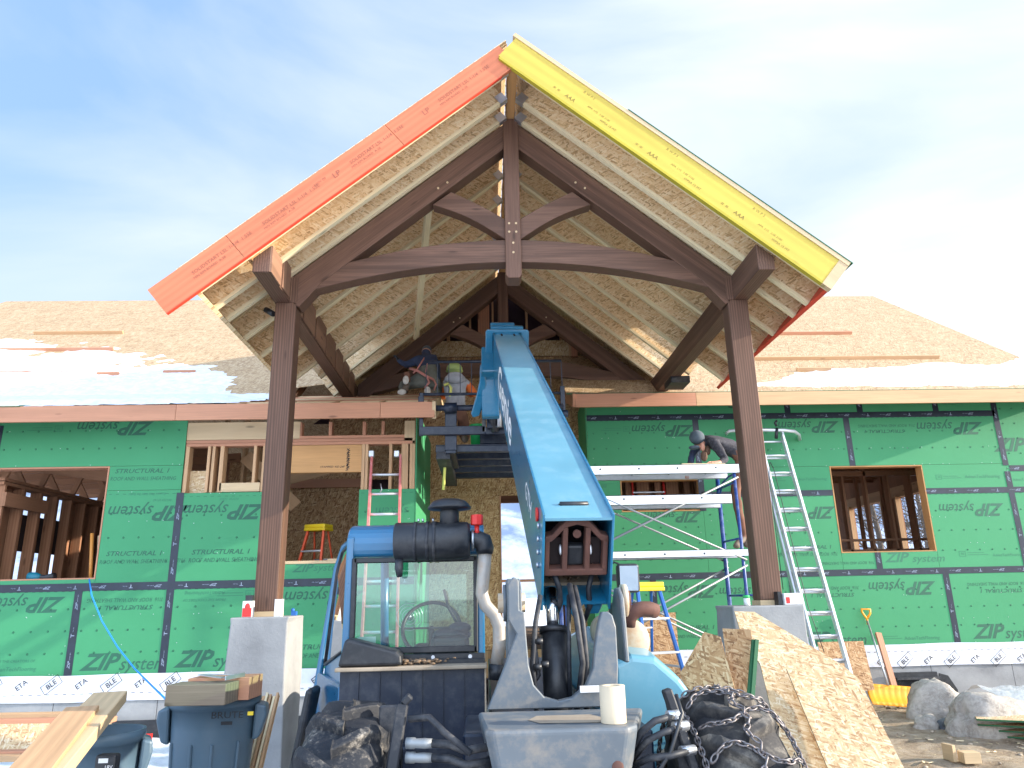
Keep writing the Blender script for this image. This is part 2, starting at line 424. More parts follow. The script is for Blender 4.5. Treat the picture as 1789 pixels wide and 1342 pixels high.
def glass(name, tint, refl=.5):
    m = D.materials.new(name); m.use_nodes = True; nt = m.node_tree; n = nt.nodes; n.clear()
    o = n.new('ShaderNodeOutputMaterial'); mx = n.new('ShaderNodeMixShader'); tr = n.new('ShaderNodeBsdfTransparent'); gl = n.new('ShaderNodeBsdfGlossy')
    gl.inputs['Roughness'].default_value = .02; tr.inputs[0].default_value = (*tint, 1); fr = n.new('ShaderNodeFresnel'); fr.inputs[0].default_value = 1.6
    mm = n.new('ShaderNodeMath'); mm.operation = 'MULTIPLY_ADD'; mm.inputs[1].default_value = 1.0; mm.inputs[2].default_value = refl
    nt.links.new(fr.outputs[0], mm.inputs[0]); nt.links.new(mm.outputs[0], mx.inputs[0]); nt.links.new(tr.outputs[0], mx.inputs[1]); nt.links.new(gl.outputs[0], mx.inputs[2])
    nt.links.new(mx.outputs[0], o.inputs[0]); return m
M['glass'] = glass('tinted_glass', (.62, .86, .80), .05)
M['glass_side'] = glass('green_side_glass', (.45, .80, .66), .05)
t = NT('mirror_glass', .03, 1.0); M['mirror'] = t.col((.42, .50, .56))
t = NT('plastic_sheet', .25); t.b.inputs['Alpha'].default_value = .55; t.bump(t.noise(t.geo(), 9, 5), .8, .05); M['sheet'] = t.col((.7, .72, .74))
M['lit_face'] = wood('sunlit_tone_board', (.30, .165, .105), .4, .45, .6, 9)  # lighter wood tone, puts the sunlit look of the left beam into colour
# muddy tyre rubber
t = NT('muddy_rubber', .5); g = t.geo(); n1 = t.noise(g, 9, 7, .7); n2 = t.noise(g, 45, 6, .75)
mx_ = t.math('ADD', t.math('MULTIPLY', n1, .55), t.math('MULTIPLY', n2, .45))
c = t.ramp(mx_, [(.42, (.007, .009, .014)), (.52, (.015, .017, .022)), (.58, (.08, .073, .065)), (.66, (.30, .27, .23))])
t.rough(mx_, .45, .95); t.bump(t.math('ADD', n1, t.math('MULTIPLY', n2, .7)), .45, .006); M['tyre'] = t.col(c)
t = NT('tyre_mud', .85); g = t.geo(); n1 = t.noise(g, 6, 7, .7)
c = t.ramp(n1, [(.40, (.016, .016, .019)), (.53, (.06, .054, .048)), (.66, (.24, .21, .17))]); t.bump(n1, .4, .006); M['tyre2'] = t.col(c)
t = NT('wooded_mountain', .95); g = t.geo(); n1 = t.noise(g, .012, 8, .7)
M['mount'] = t.col(t.ramp(n1, [(.42, (.13, .19, .30)), (.58, (.42, .48, .58))]))  # bluish haze of distance put into the colour
M['bark'] = paint('bark', (.10, .08, .065), .9, .3, scale=10)
# ------------------------------------------------------------------ sky, sun
SUN_EL, SUN_AZ_FRONT = 17.0, 9.0        # low sun on the right, a little in front of the wall
sd = V((math.cos(R(SUN_EL))*math.cos(R(SUN_AZ_FRONT)), -math.cos(R(SUN_EL))*math.sin(R(SUN_AZ_FRONT)), math.sin(R(SUN_EL))))
sun_d = D.lights.new('sun', 'SUN'); sun_d.energy = 3.6; sun_d.angle = R(.6); sun_d.color = (1.0, .90, .76)
sun = D.objects.new('sun', sun_d); C.objects.link(sun); sun.location = (20, -5, 20)
sun.rotation_euler = sd.to_track_quat('Z', 'Y').to_euler()
wd = D.worlds.new('World'); bpy.context.scene.world = wd; wd.use_nodes = True
nt = wd.node_tree; nn = nt.nodes; bg = nn['Background']
sky = nn.new('ShaderNodeTexSky'); sky.sky_type = 'NISHITA'; sky.sun_disc = False
sky.sun_elevation = R(SUN_EL); sky.sun_rotation = math.atan2(sd.x, sd.y)
sky.air_density = 1.0; sky.dust_density = .6; sky.ozone_density = 2.0
tc = nn.new('ShaderNodeTexCoord'); mp = nn.new('ShaderNodeMapping'); mp.inputs['Scale'].default_value = (1.0, 1.4, 3.6); mp.inputs['Rotation'].default_value = (0, R(-16), 0)
nz = nn.new('ShaderNodeTexNoise'); nz.inputs['Scale'].default_value = 1.3; nz.inputs['Detail'].default_value = 7; nz.inputs['Roughness'].default_value = .5; nz.inputs['Distortion'].default_value = .5
nt.links.new(tc.outputs['Generated'], mp.inputs[0]); nt.links.new(mp.outputs[0], nz.inputs['Vector'])
sp = nn.new('ShaderNodeSeparateXYZ'); nt.links.new(tc.outputs['Generated'], sp.inputs[0])
def wmath(op, a, b):
    n = nn.new('ShaderNodeMath'); n.operation = op
    for i, x in ((0, a), (1, b)):
        if isinstance(x, (int, float)): n.inputs[i].default_value = x
        else: nt.links.new(x, n.inputs[i])
    return n.outputs[0]
f = wmath('ADD', wmath('MULTIPLY', wmath('SUBTRACT', nz.outputs[0], .5), 2.3), .58)
f = wmath('ADD', f, wmath('MULTIPLY', sp.outputs[0], .55))
f = wmath('SUBTRACT', f, wmath('MULTIPLY', wmath('SUBTRACT', sp.outputs[2], .45), 1.0))
n_ = nn.new('ShaderNodeMath'); n_.operation = 'MULTIPLY'; n_.use_clamp = True; n_.inputs[1].default_value = 1.0; nt.links.new(f, n_.inputs[0])
blue = nn.new('ShaderNodeMix'); blue.data_type = 'RGBA'; blue.inputs[0].default_value = .75; nt.links.new(sky.outputs[0], blue.inputs[6]); blue.inputs[7].default_value = (1.3, 2.05, 3.4, 1)
mx = nn.new('ShaderNodeMix'); mx.data_type = 'RGBA'; nt.links.new(n_.outputs[0], mx.inputs[0]); nt.links.new(blue.outputs[2], mx.inputs[6])
mx.inputs[7].default_value = (3.1, 3.3, 3.6, 1)
# unseen half of the sky behind the camera brightened, added as fill light
bk = wmath('MULTIPLY', wmath('MAXIMUM', wmath('SUBTRACT', wmath('MULTIPLY', sp.outputs[1], -1.0), -.15), 0.0), 1.9)
gn = nn.new('ShaderNodeVectorMath'); gn.operation = 'SCALE'; nt.links.new(mx.outputs[2], gn.inputs[0]); nt.links.new(wmath('ADD', bk, 1.0), gn.inputs[3])
nt.links.new(gn.outputs[0], bg.inputs[0]); bg.inputs[1].default_value = .13
vs_ = bpy.context.scene.view_settings; vs_.view_transform = 'Standard'; vs_.look = 'None'; vs_.exposure = 1.4; vs_.gamma = 1.0
bpy.context.scene.cycles.max_bounces = 8

# ------------------------------------------------------------------ ground
def sheet_grid(xs, ys, fz):
    mb = MB(); nx, ny = len(xs), len(ys)
    vs = [(x, y, fz(x, y)) for y in ys for x in xs]
    fs = [(j*nx+i, j*nx+i+1, (j+1)*nx+i+1, (j+1)*nx+i) for j in range(ny-1) for i in range(nx-1)]
    mb.add(vs, fs, off=False, smooth=True); return mb
def spread(a, b, n): return [a+(b-a)*i/n for i in range(n+1)]
def ground_z(x, y):
    n = mnoise.noise(V((x*.5, y*.5, 3.1)))*.07+mnoise.noise(V((x*2.1, y*2.1, 1)))*.05+mnoise.noise(V((x*6, y*6, 5)))*.022
    k = 1 if y < 14 else 0.2
    z = GZ+n*k-.02
    if x > 2.5 and 8 < y < 11.3: z += .10*min(1, (x-2.5)/2)*min(1, (y-8)/2)
    return z
xs = [-2500, -600, -150, -60, -25]+spread(-14, 14, 170)+[25, 60, 150, 600, 2500]
ys = [-600, -100, -30, -8]+spread(0, 12.5, 110)+[16, 22, 30, 50, 90, 200, 600, 2500]
g = sheet_grid(xs, ys, ground_z); o = g.build('ground', M['ground']); o['kind'] = 'structure'
# snow lying against the left foundation
def snow_z(x, y):
    e = min((x+7.5)/.8, (-1.35-x)/.7, (y-6.3)/.8, (9.75-y)/.12)
    h = .12*min(1, max(-1, e)); return GZ+.03+h+mnoise.noise(V((x*1.6, y*1.6, 8)))*.06+mnoise.noise(V((x*5, y*5, 8)))*.03
g = sheet_grid(spread(-7.8, -1.2, 90), spread(6.0, 9.72, 50), snow_z); o = g.build('snow', M['snow']); o['kind'] = 'stuff'
tag(o, 'trampled snow drift lying along the left foundation')
# distant snowy mountain, seen through the doorway
def mz(x, y):
    r = max(0, 1-abs(y-900)/300); return GZ-4+r*(150+60*mnoise.noise(V((x*.004, 0, 2)))+18*mnoise.noise(V((x*.02, y*.02, 2))))
g = sheet_grid(spread(-1200, 1400, 90), spread(600, 1200, 16), mz); o = g.build('mountain', M['mount']); o['kind'] = 'structure'

# ------------------------------------------------------------------ bare trees behind the house
def bare_tree(loc, h, seed, label):
    rnd = random.Random(seed); t = thing('bare_tree', loc, label, 'tree', 'bare trees behind the house')
    tr = MB(); br = MB(); base = V(loc)
    pts = [base+V((rnd.uniform(-.1, .1)*i, rnd.uniform(-.1, .1)*i, h*i/6)) for i in range(7)]
    tr.tube(pts, [.16*(1-i/7.5) for i in range(7)], 7)
    def grow(p, d, L, r, k):
        q = p+d*L*.5+V((rnd.uniform(-1, 1), rnd.uniform(-1, 1), rnd.uniform(-.3, 1)))*L*.1; e = q+(d+V((0, 0, .15))).normalized()*L*.5
        br.tube([p, q, e], [r, r*.75, r*.45], 4, caps=False)
        if k:
            for j in range(4):
                dd = (d+V((rnd.uniform(-1, 1), rnd.uniform(-1, 1), rnd.uniform(-.4, .8)))*.9).normalized()
                grow(p+(e-p)*rnd.uniform(.3, 1), dd, L*.6, r*.5, k-1)
    for i in range(16):
        f = rnd.uniform(.22, 1); a = rnd.uniform(0, 6.28); k = min(5, int(f*6)); p = pts[k].lerp(pts[k+1], f*6-k)
        grow(p, V((math.cos(a), math.sin(a), rnd.uniform(.2, .8))).normalized(), h*.32*(1.2-f*.6), .05*(1.2-f), 3)
    tr.build('trunk', M['bark'], t); br.build('branches', M['bark'], t)
bare_tree((14.2, 26.5, GZ), 7.0, 1, 'bare leafless tree behind the house, seen through the left part of the right window')
bare_tree((17.0, 28.5, GZ), 7.5, 2, 'bare leafless tree behind the house, seen through the middle of the right window')
bare_tree((15.2, 23, GZ), 6.5, 3, 'bare leafless tree behind the house, seen at the right edge of the right window')

# ------------------------------------------------------------------ house
HO = thing('house', (0, 12, GZ), 'unfinished house with green printed wall sheathing, bare board roof and empty window openings', 'house')
YL, YR, YC = 9.7, 11.3, 12.2
SILL = -.81
def panel(x0, x1, z0, z1, Y, prints=(), dots=True, th=.015, name='sheathing_panel'):
    g = MB(); g.box(x0+.002, x1-.002, Y-th, Y, z0+.002, z1-.002)
    p = g.build(name, M['green'], HO)
    t = MB()
    for (body, x, z, s, rot, kind) in prints:
        mi = 0
        if kind == 'zip':
            up = 1 if rot == 0 else -1
            put_text(t, 'ZIP', mwall(x-up*.27*s, Y-th-.0015, z, rot), .25*s, .4, .03, fit=.46*s)
            put_text(t, 'system', mwall(x+up*.235*s, Y-th-.0015, z-up*.022*s, rot), .205*s, .3, .006, fit=.54*s)
        elif kind == 'b': put_text(t, body, mwall(x, Y-th-.0015, z, rot), .085*s, .25, .012, 1.25)
        elif kind == 'n': put_text(t, body, mwall(x, Y-th-.0015, z, rot), .075*s, .2, .0, .85)
        elif kind == 's': put_text(t, body, mwall(x, Y-th-.0015, z, rot), .045*s, .15, .0, 1, mi=1)
        elif kind == 'box':
            put_text(t, body, mwall(x, Y-th-.0015, z, rot), .05*s, 0, 0, 1, mi=1)
            u = -1 if rot else 1
            for (a, b, c, d) in ((-.05, .05, .035, .04), (-.05, .05, -.04, -.035), (-.05, -.045, -.04, .04), (.045, .05, -.04, .04), (.08, .34, .012, .018), (.08, .40, -.02, -.014)):
                t.box(x+min(u*a, u*b)*s, x+max(u*a, u*b)*s, Y-th-.0015, Y-th-.001, z+c*s, z+d*s, mi=1)
    if dots:
        nx = max(1, round((x1-x0)/.203)); nz = max(1, round((z1-z0)/.27))
        for i in range(nx):
            for j in range(1, nz):
                x = x0+(i+.5)*(x1-x0)/nx; z = z0+j*(z1-z0)/nz
                t.ring(mwall(x, Y-th-.001, z), .010, .0032, 6, 3, mi=2)
        rnd = random.Random(int(x0*100)+int(z0*10))
        for i in range(int((x1-x0)*(z1-z0)*9)):
            x = rnd.uniform(x0+.02, x1-.02); z = rnd.choice([z0+.015, z1-.015, z0+(z1-z0)*.34, z0+(z1-z0)*.67])+rnd.uniform(-.008, .008)
            t.box(x-.004, x+.004, Y-th-.003, Y-th, z-.004, z+.004, mi=3)
        for i in range(int((x1-x0)/.09)):      # dashed line near the top edge
            x = x0+.03+i*.09
            t.box(x, x+.04, Y-th-.0012, Y-th-.0008, z1-.05, z1-.046, mi=2)
    if t.v: t.build('printed_lettering', [M['ink'], M['ink2'], M['dot'], M['nail']], p)
    return p
def tape(x0, x1, z0, z1, Y):
    g = MB(); g.box(x0, x1, Y-.019, Y-.0155, z0, z1); p = g.build('seam_tape', M['tape'], HO)
    t = MB(); h = x1-x0 > z1-z0; L = (x1-x0) if h else (z1-z0); k = 0; s = .12
    while s < L-.08:
        c = (x0+s, Y-.0205, (z0+z1)/2) if h else ((x0+x1)/2, Y-.0205, z0+s)
        mw = mwall(*c, 180 if h else 90)
        if k % 2 == 0:
            put_text(t, 'ZIP', mw, .045, .35, .01, 1.3); put_text(t, 'system tape', mw @ Matrix.Translation((.1, 0, 0)), .018, .2, 0)
        else:
            put_text(t, 'T', mw, .06, 0, .01, 1.3); put_text(t, 'This Side', mw @ Matrix.Translation((.07, 0, 0)), .016, .2, 0)
        k += 1; s += .34
    if t.v: t.build('tape_lettering', M['tape_ink'], p)
S1, RW, SR = 'STRUCTURAL 1', '7/16  ROOF AND WALL SHEATHING', 'ROOF AND WALL SHEATHING'
AT, FC = 'AdvanTechFlooring', 'FROM THE CREATORS OF'
# left wall, bottom row
panel(-7.6, -6.28, SILL, .22, YL, [('', -6.9, .04, .9, 180, 'zip')])
panel(-6.28, -5.05, SILL, .22, YL, [('', -5.68, .03, 1, 180, 'zip'), (FC, -5.72, -.63, 1, 0, 's'), (AT, -5.70, -.72, 1.5, 0, 's')])
panel(-5.05, -3.93, SILL, .22, YL, [(RW, -4.47, .06, .9, 180, 'n'), (S1, -4.45, -.03, .9, 180, 'b'), ('', -4.42, -.67, 1.05, 0, 'zip')])
panel(-3.93, -2.62, SILL, .22, YL, [(AT, -3.5, .12, 1.4, 180, 's'), (FC, -3.5, .04, 1, 180, 's'), ('', -3.3, -.66, 1.05, 0, 'zip'), ('30', -2.95, .1, 1, 180, 'box')])
panel(-2.62, -1.50, SILL, .22, YL, [('', -2.0, .03, 1, 180, 'zip'), (S1, -1.95, -.55, 1, 0, 'b'), (RW, -2.0, -.65, 1, 0, 'n')])
panel(-1.50, -.9, SILL, .22, YL, [])
# left wall, middle row and above
panel(-4.87, -3.93, .22, 1.42, YL, [('', -4.28, 1.13, 1.05, 180, 'zip'), (S1, -4.43, .62, .95, 0, 'b'), (SR, -4.43, .52, .95, 0, 'n'), ('051223 0716E', -4.15, 1.29, .9, 180, 's'), ('Recess This Side To Build', -4.35, 1.37, 1, 180, 's')])
panel(-3.93, -2.62, .22, 1.375, YL, [('', -3.33, 1.13, 1.05, 180, 'zip'), (S1, -3.35, .62, 1, 0, 'b'), (RW, -3.38, .52, 1, 0, 'n'), ('022720  1255E', -3.3, 1.29, .9, 180, 's')])
panel(-2.62, -1.635, .22, .45, YL, [('', -2.1, .47, 0, 0, 's')], dots=False)
t_ = MB(); put_text(t_, 'ZIP', mwall(-2.32, YL-.0165, .395), .14, .35, .02, 1.2); put_text(t_, 'system', mwall(-1.98, YL-.0165, .40), .13, .3, 0, 1.1)
t_.build('panel_print', M['ink2'], HO)
panel(-1.635, -.9, .22, 1.385, YL, [('system', -1.2, 1.1, 3.4, 180, 's')])
panel(-7.6, -4.87, .22, .318, YL, [], dots=False)
panel(-7.6, -6.36, 1.74, 2.45, YL, [])
panel(-6.36, -3.93, 1.74, 2.45, YL, [('', -4.85, 2.25, 1, 180, 'zip'), ('30', -5.6, 2.25, 1, 180, 'box')])
panel(-4.87, -3.93, 1.42, 1.74, YL, [(S1, -4.45, 1.67, .95, 0, 'b'), (SR, -4.43, 1.57, .95, 0, 'n')], dots=False)
tape(-7.6, -.9, .175, .27, YL)
for x, a, b in ((-6.28, SILL, .175), (-5.05, SILL, .175), (-3.93, SILL, .175), (-2.62, SILL, .175), (-3.93, .27, 1.38), (-6.36, 1.74, 2.3)):
    tape(x-.047, x+.047, a, b, YL)
# return wall of the left wing (faces right) and of the right wing (faces left)
for X, Y0, Y1, z1 in ((-.9, YL, YC, 2.5), (1.62, YR, YC+.02, 3.0)):
    g = MB(); s = -.008
    g.box(X-.008, X+.008, Y0-.015, Y1, SILL, z1); g.build('sheathing_panel', M['green'], HO)
# right wall
panel(1.63, 2.75, 2.68, 3.0, YR, []); panel(2.75, 4.87, 2.68, 3.0, YR, [('', 3.9, 2.9, .8, 180, 'zip')], dots=False)
panel(4.87, 6.05, 2.68, 3.0, YR, [], dots=False); panel(6.05, 7.3, 2.68, 3.0, YR, [], dots=False); panel(7.3, 8.27, 2.68, 3.0, YR, [('system', 7.6, 2.86, 2.8, 180, 's')], dots=False)
panel(1.63, 3.36, 1.70, 2.68, YR, [('', 2.85, 2.47, 1, 180, 'zip'), ('30', 2.25, 2.5, 1, 180, 'box')])
panel(1.63, 2.10, 1.20, 1.70, YR, [('m', 1.85, 1.6, 2.5, 180, 's')], dots=False)
panel(1.63, 3.36, .24, 1.20, YR, [('', 2.9, 1.12, .9, 180, 'zip')])
panel(3.36, 5.80, 1.86, 2.68, YR, [('', 5.2, 2.50, 1, 180, 'zip'), ('30', 3.95, 2.15, 1, 180, 'box')])
panel(3.36, 5.42, 1.44, 1.86, YR, [('30', 4.3, 1.66, 1, 0, 'box'), (AT, 5.1, 1.66, 1.4, 0, 's')], dots=False)
panel(5.80, 8.27, 1.86, 2.68, YR, [('', 7.5, 2.45, 1.1, 180, 'zip'), (RW, 6.45, 2.5, .9, 180, 'n'), (S1, 6.4, 2.41, .9, 180, 'b')])
panel(6.91, 8.27, 1.44, 1.86, YR, [('30', 7.15, 1.66, .9, 0, 'box'), (AT, 7.85, 1.66, 1.6, 0, 's')], dots=False)
panel(3.36, 5.42, .24, 1.44, YR, [('', 4.95, 1.15, 1, 180, 'zip'), (S1, 4.95, .62, .9, 0, 'b'), (RW, 4.9, .52, .9, 180, 'n'), ('30', 4.3, 1.18, 1, 180, 'box')])
panel(6.91, 8.27, .24, 1.44, YR, [('', 7.6, 1.15, 1.05, 180, 'zip'), ('30', 7.3, .48, 1, 0, 'box'), (AT, 8.0, .45, 1.3, 0, 's')])
panel(5.42, 5.98, .24, .527, YR, [(RW, 5.5, .38, .8, 180, 'n')], dots=False)
panel(5.98, 6.91, .24, .527, YR, [], dots=False)
t_ = MB(); put_text(t_, 'ZIP', mwall(6.25, YR-.0165, .44), .2, .35, .02, 1.2); put_text(t_, 'system', mwall(6.75, YR-.0165, .42), .16, .3, 0, 1.15); t_.build('panel_print', M['ink2'], HO)
panel(1.63, 2.5, SILL, .24, YR, [(S1, 2.3, -.55, .9, 0, 'b')])
panel(2.5, 4.6, SILL, .24, YR, [('', 3.0, .02, 1, 180, 'zip'), ('STRUCTURAL 1', 3.0, -.5, 1, 0, 'b'), (RW, 2.95, -.62, .9, 0, 'n'), ('', 3.95, -.02, .9, 180, 'zip')])
panel(4.6, 6.98, SILL, .24, YR, [('', 6.3, .0, 1.05, 180, 'zip'), (RW, 5.15, .02, .9, 180, 'n'), (S1, 5.2, -.08, .9, 180, 'b'), ('', 5.1, -.70, 1, 0, 'zip'), (AT, 6.45, -.72, 1.5, 0, 's'), ('30', 5.75, -.70, 1, 0, 'box')])
panel(6.98, 9.42, SILL, .24, YR, [(RW, 7.75, .03, .9, 180, 'n'), (S1, 7.8, -.07, .9, 180, 'b'), ('', 7.75, -.66, 1.1, 0, 'zip')])
panel(8.27, 9.42, .24, 1.44, YR, []); panel(8.27, 9.42, 1.44, 1.78, YR, [(AT, 8.55, 1.6, 1.2, 0, 's')], dots=False); panel(8.27, 9.42, 1.78, 3.0, YR, [('', 8.7, 2.15, 1.2, 0, 'zip')])
tape(1.63, 8.27, 2.635, 2.73, YR); tape(6.91, 9.42, 1.40, 1.49, YR); tape(3.36, 5.42, 1.40, 1.49, YR); tape(1.63, 9.42, .19, .285, YR); tape(8.32, 9.42, 1.735, 1.83, YR)
for x, a, b in ((3.36, 1.2, 2.635), (4.87, 2.73, 3.0), (6.05, 2.73, 3.0), (7.3, 2.73, 3.0), (5.80, 1.86, 2.635), (8.27, 1.83, 3.0), (8.27, .285, 1.40), (8.27, 1.49, 1.735), (5.98, .285, .527), (6.98, SILL, .19), (4.6, SILL, .19), (2.5, SILL, .19)):
    tape(x-.047, x+.047, a, b, YR)
# foundation and white membrane
for x0, x1, Y in ((-7.6, -.9, YL), (1.62, 9.42, YR)):
    g = MB(); xx = x0
    while xx < x1-.01:
        w = min(1.22, x1-xx); g.box(xx+.004, xx+w-.004, Y-.03, Y+.25, GZ-.3, -1.08); xx += w
    g.build('foundation', M['concrete'], HO)
    rows = spread(-1.10, SILL+.01, 7); cols = spread(x0, x1, 120); g = MB()
    vs = [(x, Y-.034-.012*(1 if j < 3 else 0)-.012*abs(mnoise.noise(V((x*3, z*14, 2)))), z+.012*mnoise.noise(V((x*1.1, j, 9)))) for j, z in enumerate(rows) for x in cols]
    nx = len(cols); g.add(vs, [(j*nx+i, j*nx+i+1, (j+1)*nx+i+1, (j+1)*nx+i) for j in range(7) for i in range(nx-1)], smooth=True)
    mbr = g.build('foundation_membrane', M['wrap'], HO)
    t_ = MB(); k = 0; x = x0+.3
    while x < x1-.3:
        mw = mwall(x, Y-.062, (-.90 if Y == YL else -1.02), 38)
        put_text(t_, 'ETA' if k % 2 else 'BLE', mw, .085, 0, .012, 1.0)
        if k % 2 == 0:
            for (a, b, c, d) in ((-.12, .12, .05, .057), (-.12, .12, -.057, -.05), (-.12, -.113, -.05, .05), (.113, .12, -.05, .05)):
                t_.add([(a, c, 0), (b, c, 0), (b, d, 0), (a, d, 0)], [(0, 1, 2, 3)], mw)
        k += 1; x += .35
    x = x0+.05
    while x < x1-.1:
        t_.box(x, x+.045, Y-.066, Y-.0645, -1.015 if Y == YL else -.90, -1.008 if Y == YL else -.893); x += .10
    t_.build('membrane_print', M['black_ink'], mbr)
g = MB(); g.box(-7.6, -.9, YL-.075, YL-.035, -1.66, -1.32); g.build('drain_board', M['black'], HO)
# floor platform
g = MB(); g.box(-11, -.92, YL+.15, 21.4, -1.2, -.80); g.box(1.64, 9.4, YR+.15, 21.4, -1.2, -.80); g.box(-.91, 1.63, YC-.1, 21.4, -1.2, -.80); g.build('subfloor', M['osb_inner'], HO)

# open framed bay of the left wing
def stud(x, z0, z1, Y=YL, w=.038, d=.14, m='lumber', name='stud'):
    g = MB(); g.box(x-w/2, x+w/2, Y+.002, Y+d, z0, z1); return g.build(name, M[m], HO, bevel=.002)
g = MB(); g.box(-3.93, -.95, YL-.004, YL+.14, 2.03, 2.07); g.box(-3.93, -.95, YL+.002, YL+.14, 1.99, 2.028); g.build('top_plate', M['fir'], HO, bevel=.002)
g = MB(); g.box(-3.93, -2.45, YL-.002, YL+.036, 2.075, 2.31); g.build('header', M['pale'], HO, bevel=.002)
g = MB(); g.box(-2.75, -1.62, YL+.0, YL+.09, 1.62, 1.985); hd = g.build('header', M['glulam'], HO, bevel=.002)
t_ = MB()
for i in range(11): put_text(t_, 'XWM'[i % 3], mwall(-1.80+.012*(i % 2), YL-.0015, 1.92-i*.026, 80), .05, 0, .02)
put_text(t_, 'STAMPED  KD 24F', mwall(-2.0, YL-.0015, 1.69), .04, .2); t_.build('stamp', M['black_ink'], hd)
g = MB(); g.box(-2.6, -1.66, YL-.016, YL+.14, .452, .49); g.box(-2.0, -1.66, YL-.02, YL+.14, .49, .51); g.build('window_sill', M['pale'], HO, bevel=.002)
for x, z0, z1, w in ((-3.90, 1.38, 1.99, .05), (-3.62, 1.38, 1.99, .038), (-3.56, 1.38, 1.99, .038), (-3.45, 1.38, 1.99, .05), (-3.02, 1.50, 1.99, .038), (-2.90, 1.38, 1.99, .04), (-2.78, .49, 1.62, .04), (-2.62, .49, 1.62, .05),
                     (-1.60, .49, 1.99, .04), (-1.555, .49, 1.99, .038), (-1.24, 1.38, 1.99, .038), (-1.05, 1.38, 1.99, .09), (-.95, 1.38, 1.99, .07)):
    stud(x, z0, z1, w=w)
for x in (-2.45, -2.05, -1.6, -1.35, -.98):
    g = MB(); g.box(x-.02, x+.02, YL+.004, YL+.14, 2.115, 2.30); g.build('cripple_stud', M['fir'], HO)
g = MB(); g.box(-2.45, -.95, YL+.002, YL+.14, 2.075, 2.112); g.build('top_plate', M['fir'], HO)
g = MB(); g.box(-1.06, -.92, YL-.004, YL-.0, 2.03, 2.30); g.build('gusset', M['pale'], HO)
g = MB(); g.box(-3.45, -2.93, YL+.002, YL+.14, 1.40, 1.50); g.box(-3.43, -2.93, YL+.002, YL+.14, 1.385, 1.398); g.build('window_sill', M['pale'], HO)
g = MB(); g.box(-3.88, -3.64, YL+.1, YL+.11, 1.38, 1.68); g.build('backing_sheet', M['osb'], HO)
# diagonal and inner framing seen through the open bay
g = MB(); g.beam((-3.7, YL+1.2, 1.55), (-2.4, YL+1.6, 1.95), .04, .2); g.beam((-3.4, YL+.8, 2.0), (-2.7, YL+1.0, 1.3), .04, .19); g.build('brace', M['lumber'], HO)
for i, x in enumerate((-3.75, -3.5, -3.32, -3.15, -2.95)):
    g = MB(); g.box(x-.02, x+.02, YL+.9+i*.12, YL+1.04+i*.12, SILL, 2.6); g.build('stud', M['lumber'], HO)
# board wall across the recess, with doorway
def osbwall(x0, x1, z0, z1, Y, m='osb_dark', name='wall_board'):
    g = MB(); g.box(x0+.002, x1-.002, Y, Y+.012, z0+.002, z1-.002, perm=(0, 2, 1)); g.build(name, M[m], HO)
for x0, x1 in ((-4.2, -2.6), (-2.6, -1.92), (-1.5, -.1)): osbwall(x0, x1, -.8, 1.10, YC); osbwall(x0, x1, 1.10, 2.32, YC)
for x0, x1 in ((-.1, .27),): osbwall(x0, x1, -.8, 1.60, YC)
osbwall(-.1, 1.62, 1.60, 2.32, YC); osbwall(1.30, 1.62, -.8, 1.6, YC); osbwall(-1.92, -1.5, 1.9, 2.32, YC)
g = MB(); g.box(-1.92, -1.5, YC+.3, YC+.32, -.8, 1.95); g.build('door_shade_sheet', M['purple'], HO)  # dark sheet in place of the unlit room behind the doorway
g = MB(); g.box(-3.2, -1.94, YC-.03, YC-.004, 1.78, 1.92); g.build('ledger', M['fir'], HO)
g = MB(); g.box(.25, .27, YC-.03, YC+.14, -.8, 1.6); g.box(.27, 1.3, YC-.01, YC+.14, .22, .26); g.build('door_jamb', M['fir'], HO)
for x0, x1 in ((-2.6, -1.2), (-1.2, .2), (.2, 1.5), (1.5, 3.2)): osbwall(x0, x1, 2.32, 3.35, YC)
for x0, x1 in ((-1.9, -.7), (-.7, .6), (.6, 1.75), (1.75, 2.5)): osbwall(x0, x1, 3.35, 4.02, YC)
osbwall(-1.1, .45, 4.02, 4.31, YC-.03, 'osb'); osbwall(.45, 1.66, 4.02, 4.31, YC-.03, 'osb')
XC = .335
def gz(x): return 5.50-.833*abs(x-XC)
for i, (x, w) in enumerate(((-.98, .03), (-.78, .04), (-.60, .05), (-.22, .035), (.02, .20), (.18, .03), (.78, .035), (1.08, .035), (1.38, .035), (1.45, .035), (1.52, .035), (1.60, .11), (1.85, .04))):
    g = MB(); g.box(x-w/2, x+w/2, YC-.06, YC+.10, 4.31 if abs(x) < 1.5 else 4.0, gz(x)-.02); g.build('gable_stud', M['lumber' if w < .06 else 'fir'], HO)
g = MB(); g.prism([(-3, 3.0), (3.6, 3.0), (XC, 5.6)], YC+.6, YC+.62); g.build('gable_shade_sheet', M['purple'], HO)  # dark sheet gives the gable opening its unlit depth
for s in (-1, 1):
    g = MB(); g.beam((XC, YC+.02, gz(XC)+.0), (XC+s*2.4, YC+.02, gz(XC+s*2.4)), .12, .04); g.build('gable_plate', M['lumber'], HO)

# window jambs
def jamb(x0, x1, z0, z1, Y, m='fir', d=.15):
    g = MB(); e = .018
    g.box(x0-e, x0, Y-.018, Y+d, z0-e, z1+e); g.box(x1, x1+e, Y-.018, Y+d, z0-e, z1+e); g.box(x0, x1, Y-.018, Y+d, z1, z1+e); g.box(x0, x1, Y-.012, Y+d, z0-e, z0)
    g.build('window_frame', M[m], HO)
jamb(5.44, 6.89, .545, 1.84, YR, 'glulam'); jamb(2.12, 3.34, 1.22, 1.68, YR, 'glulam'); jamb(-7.5, -4.89, .335, 1.72, YL, 'fir')
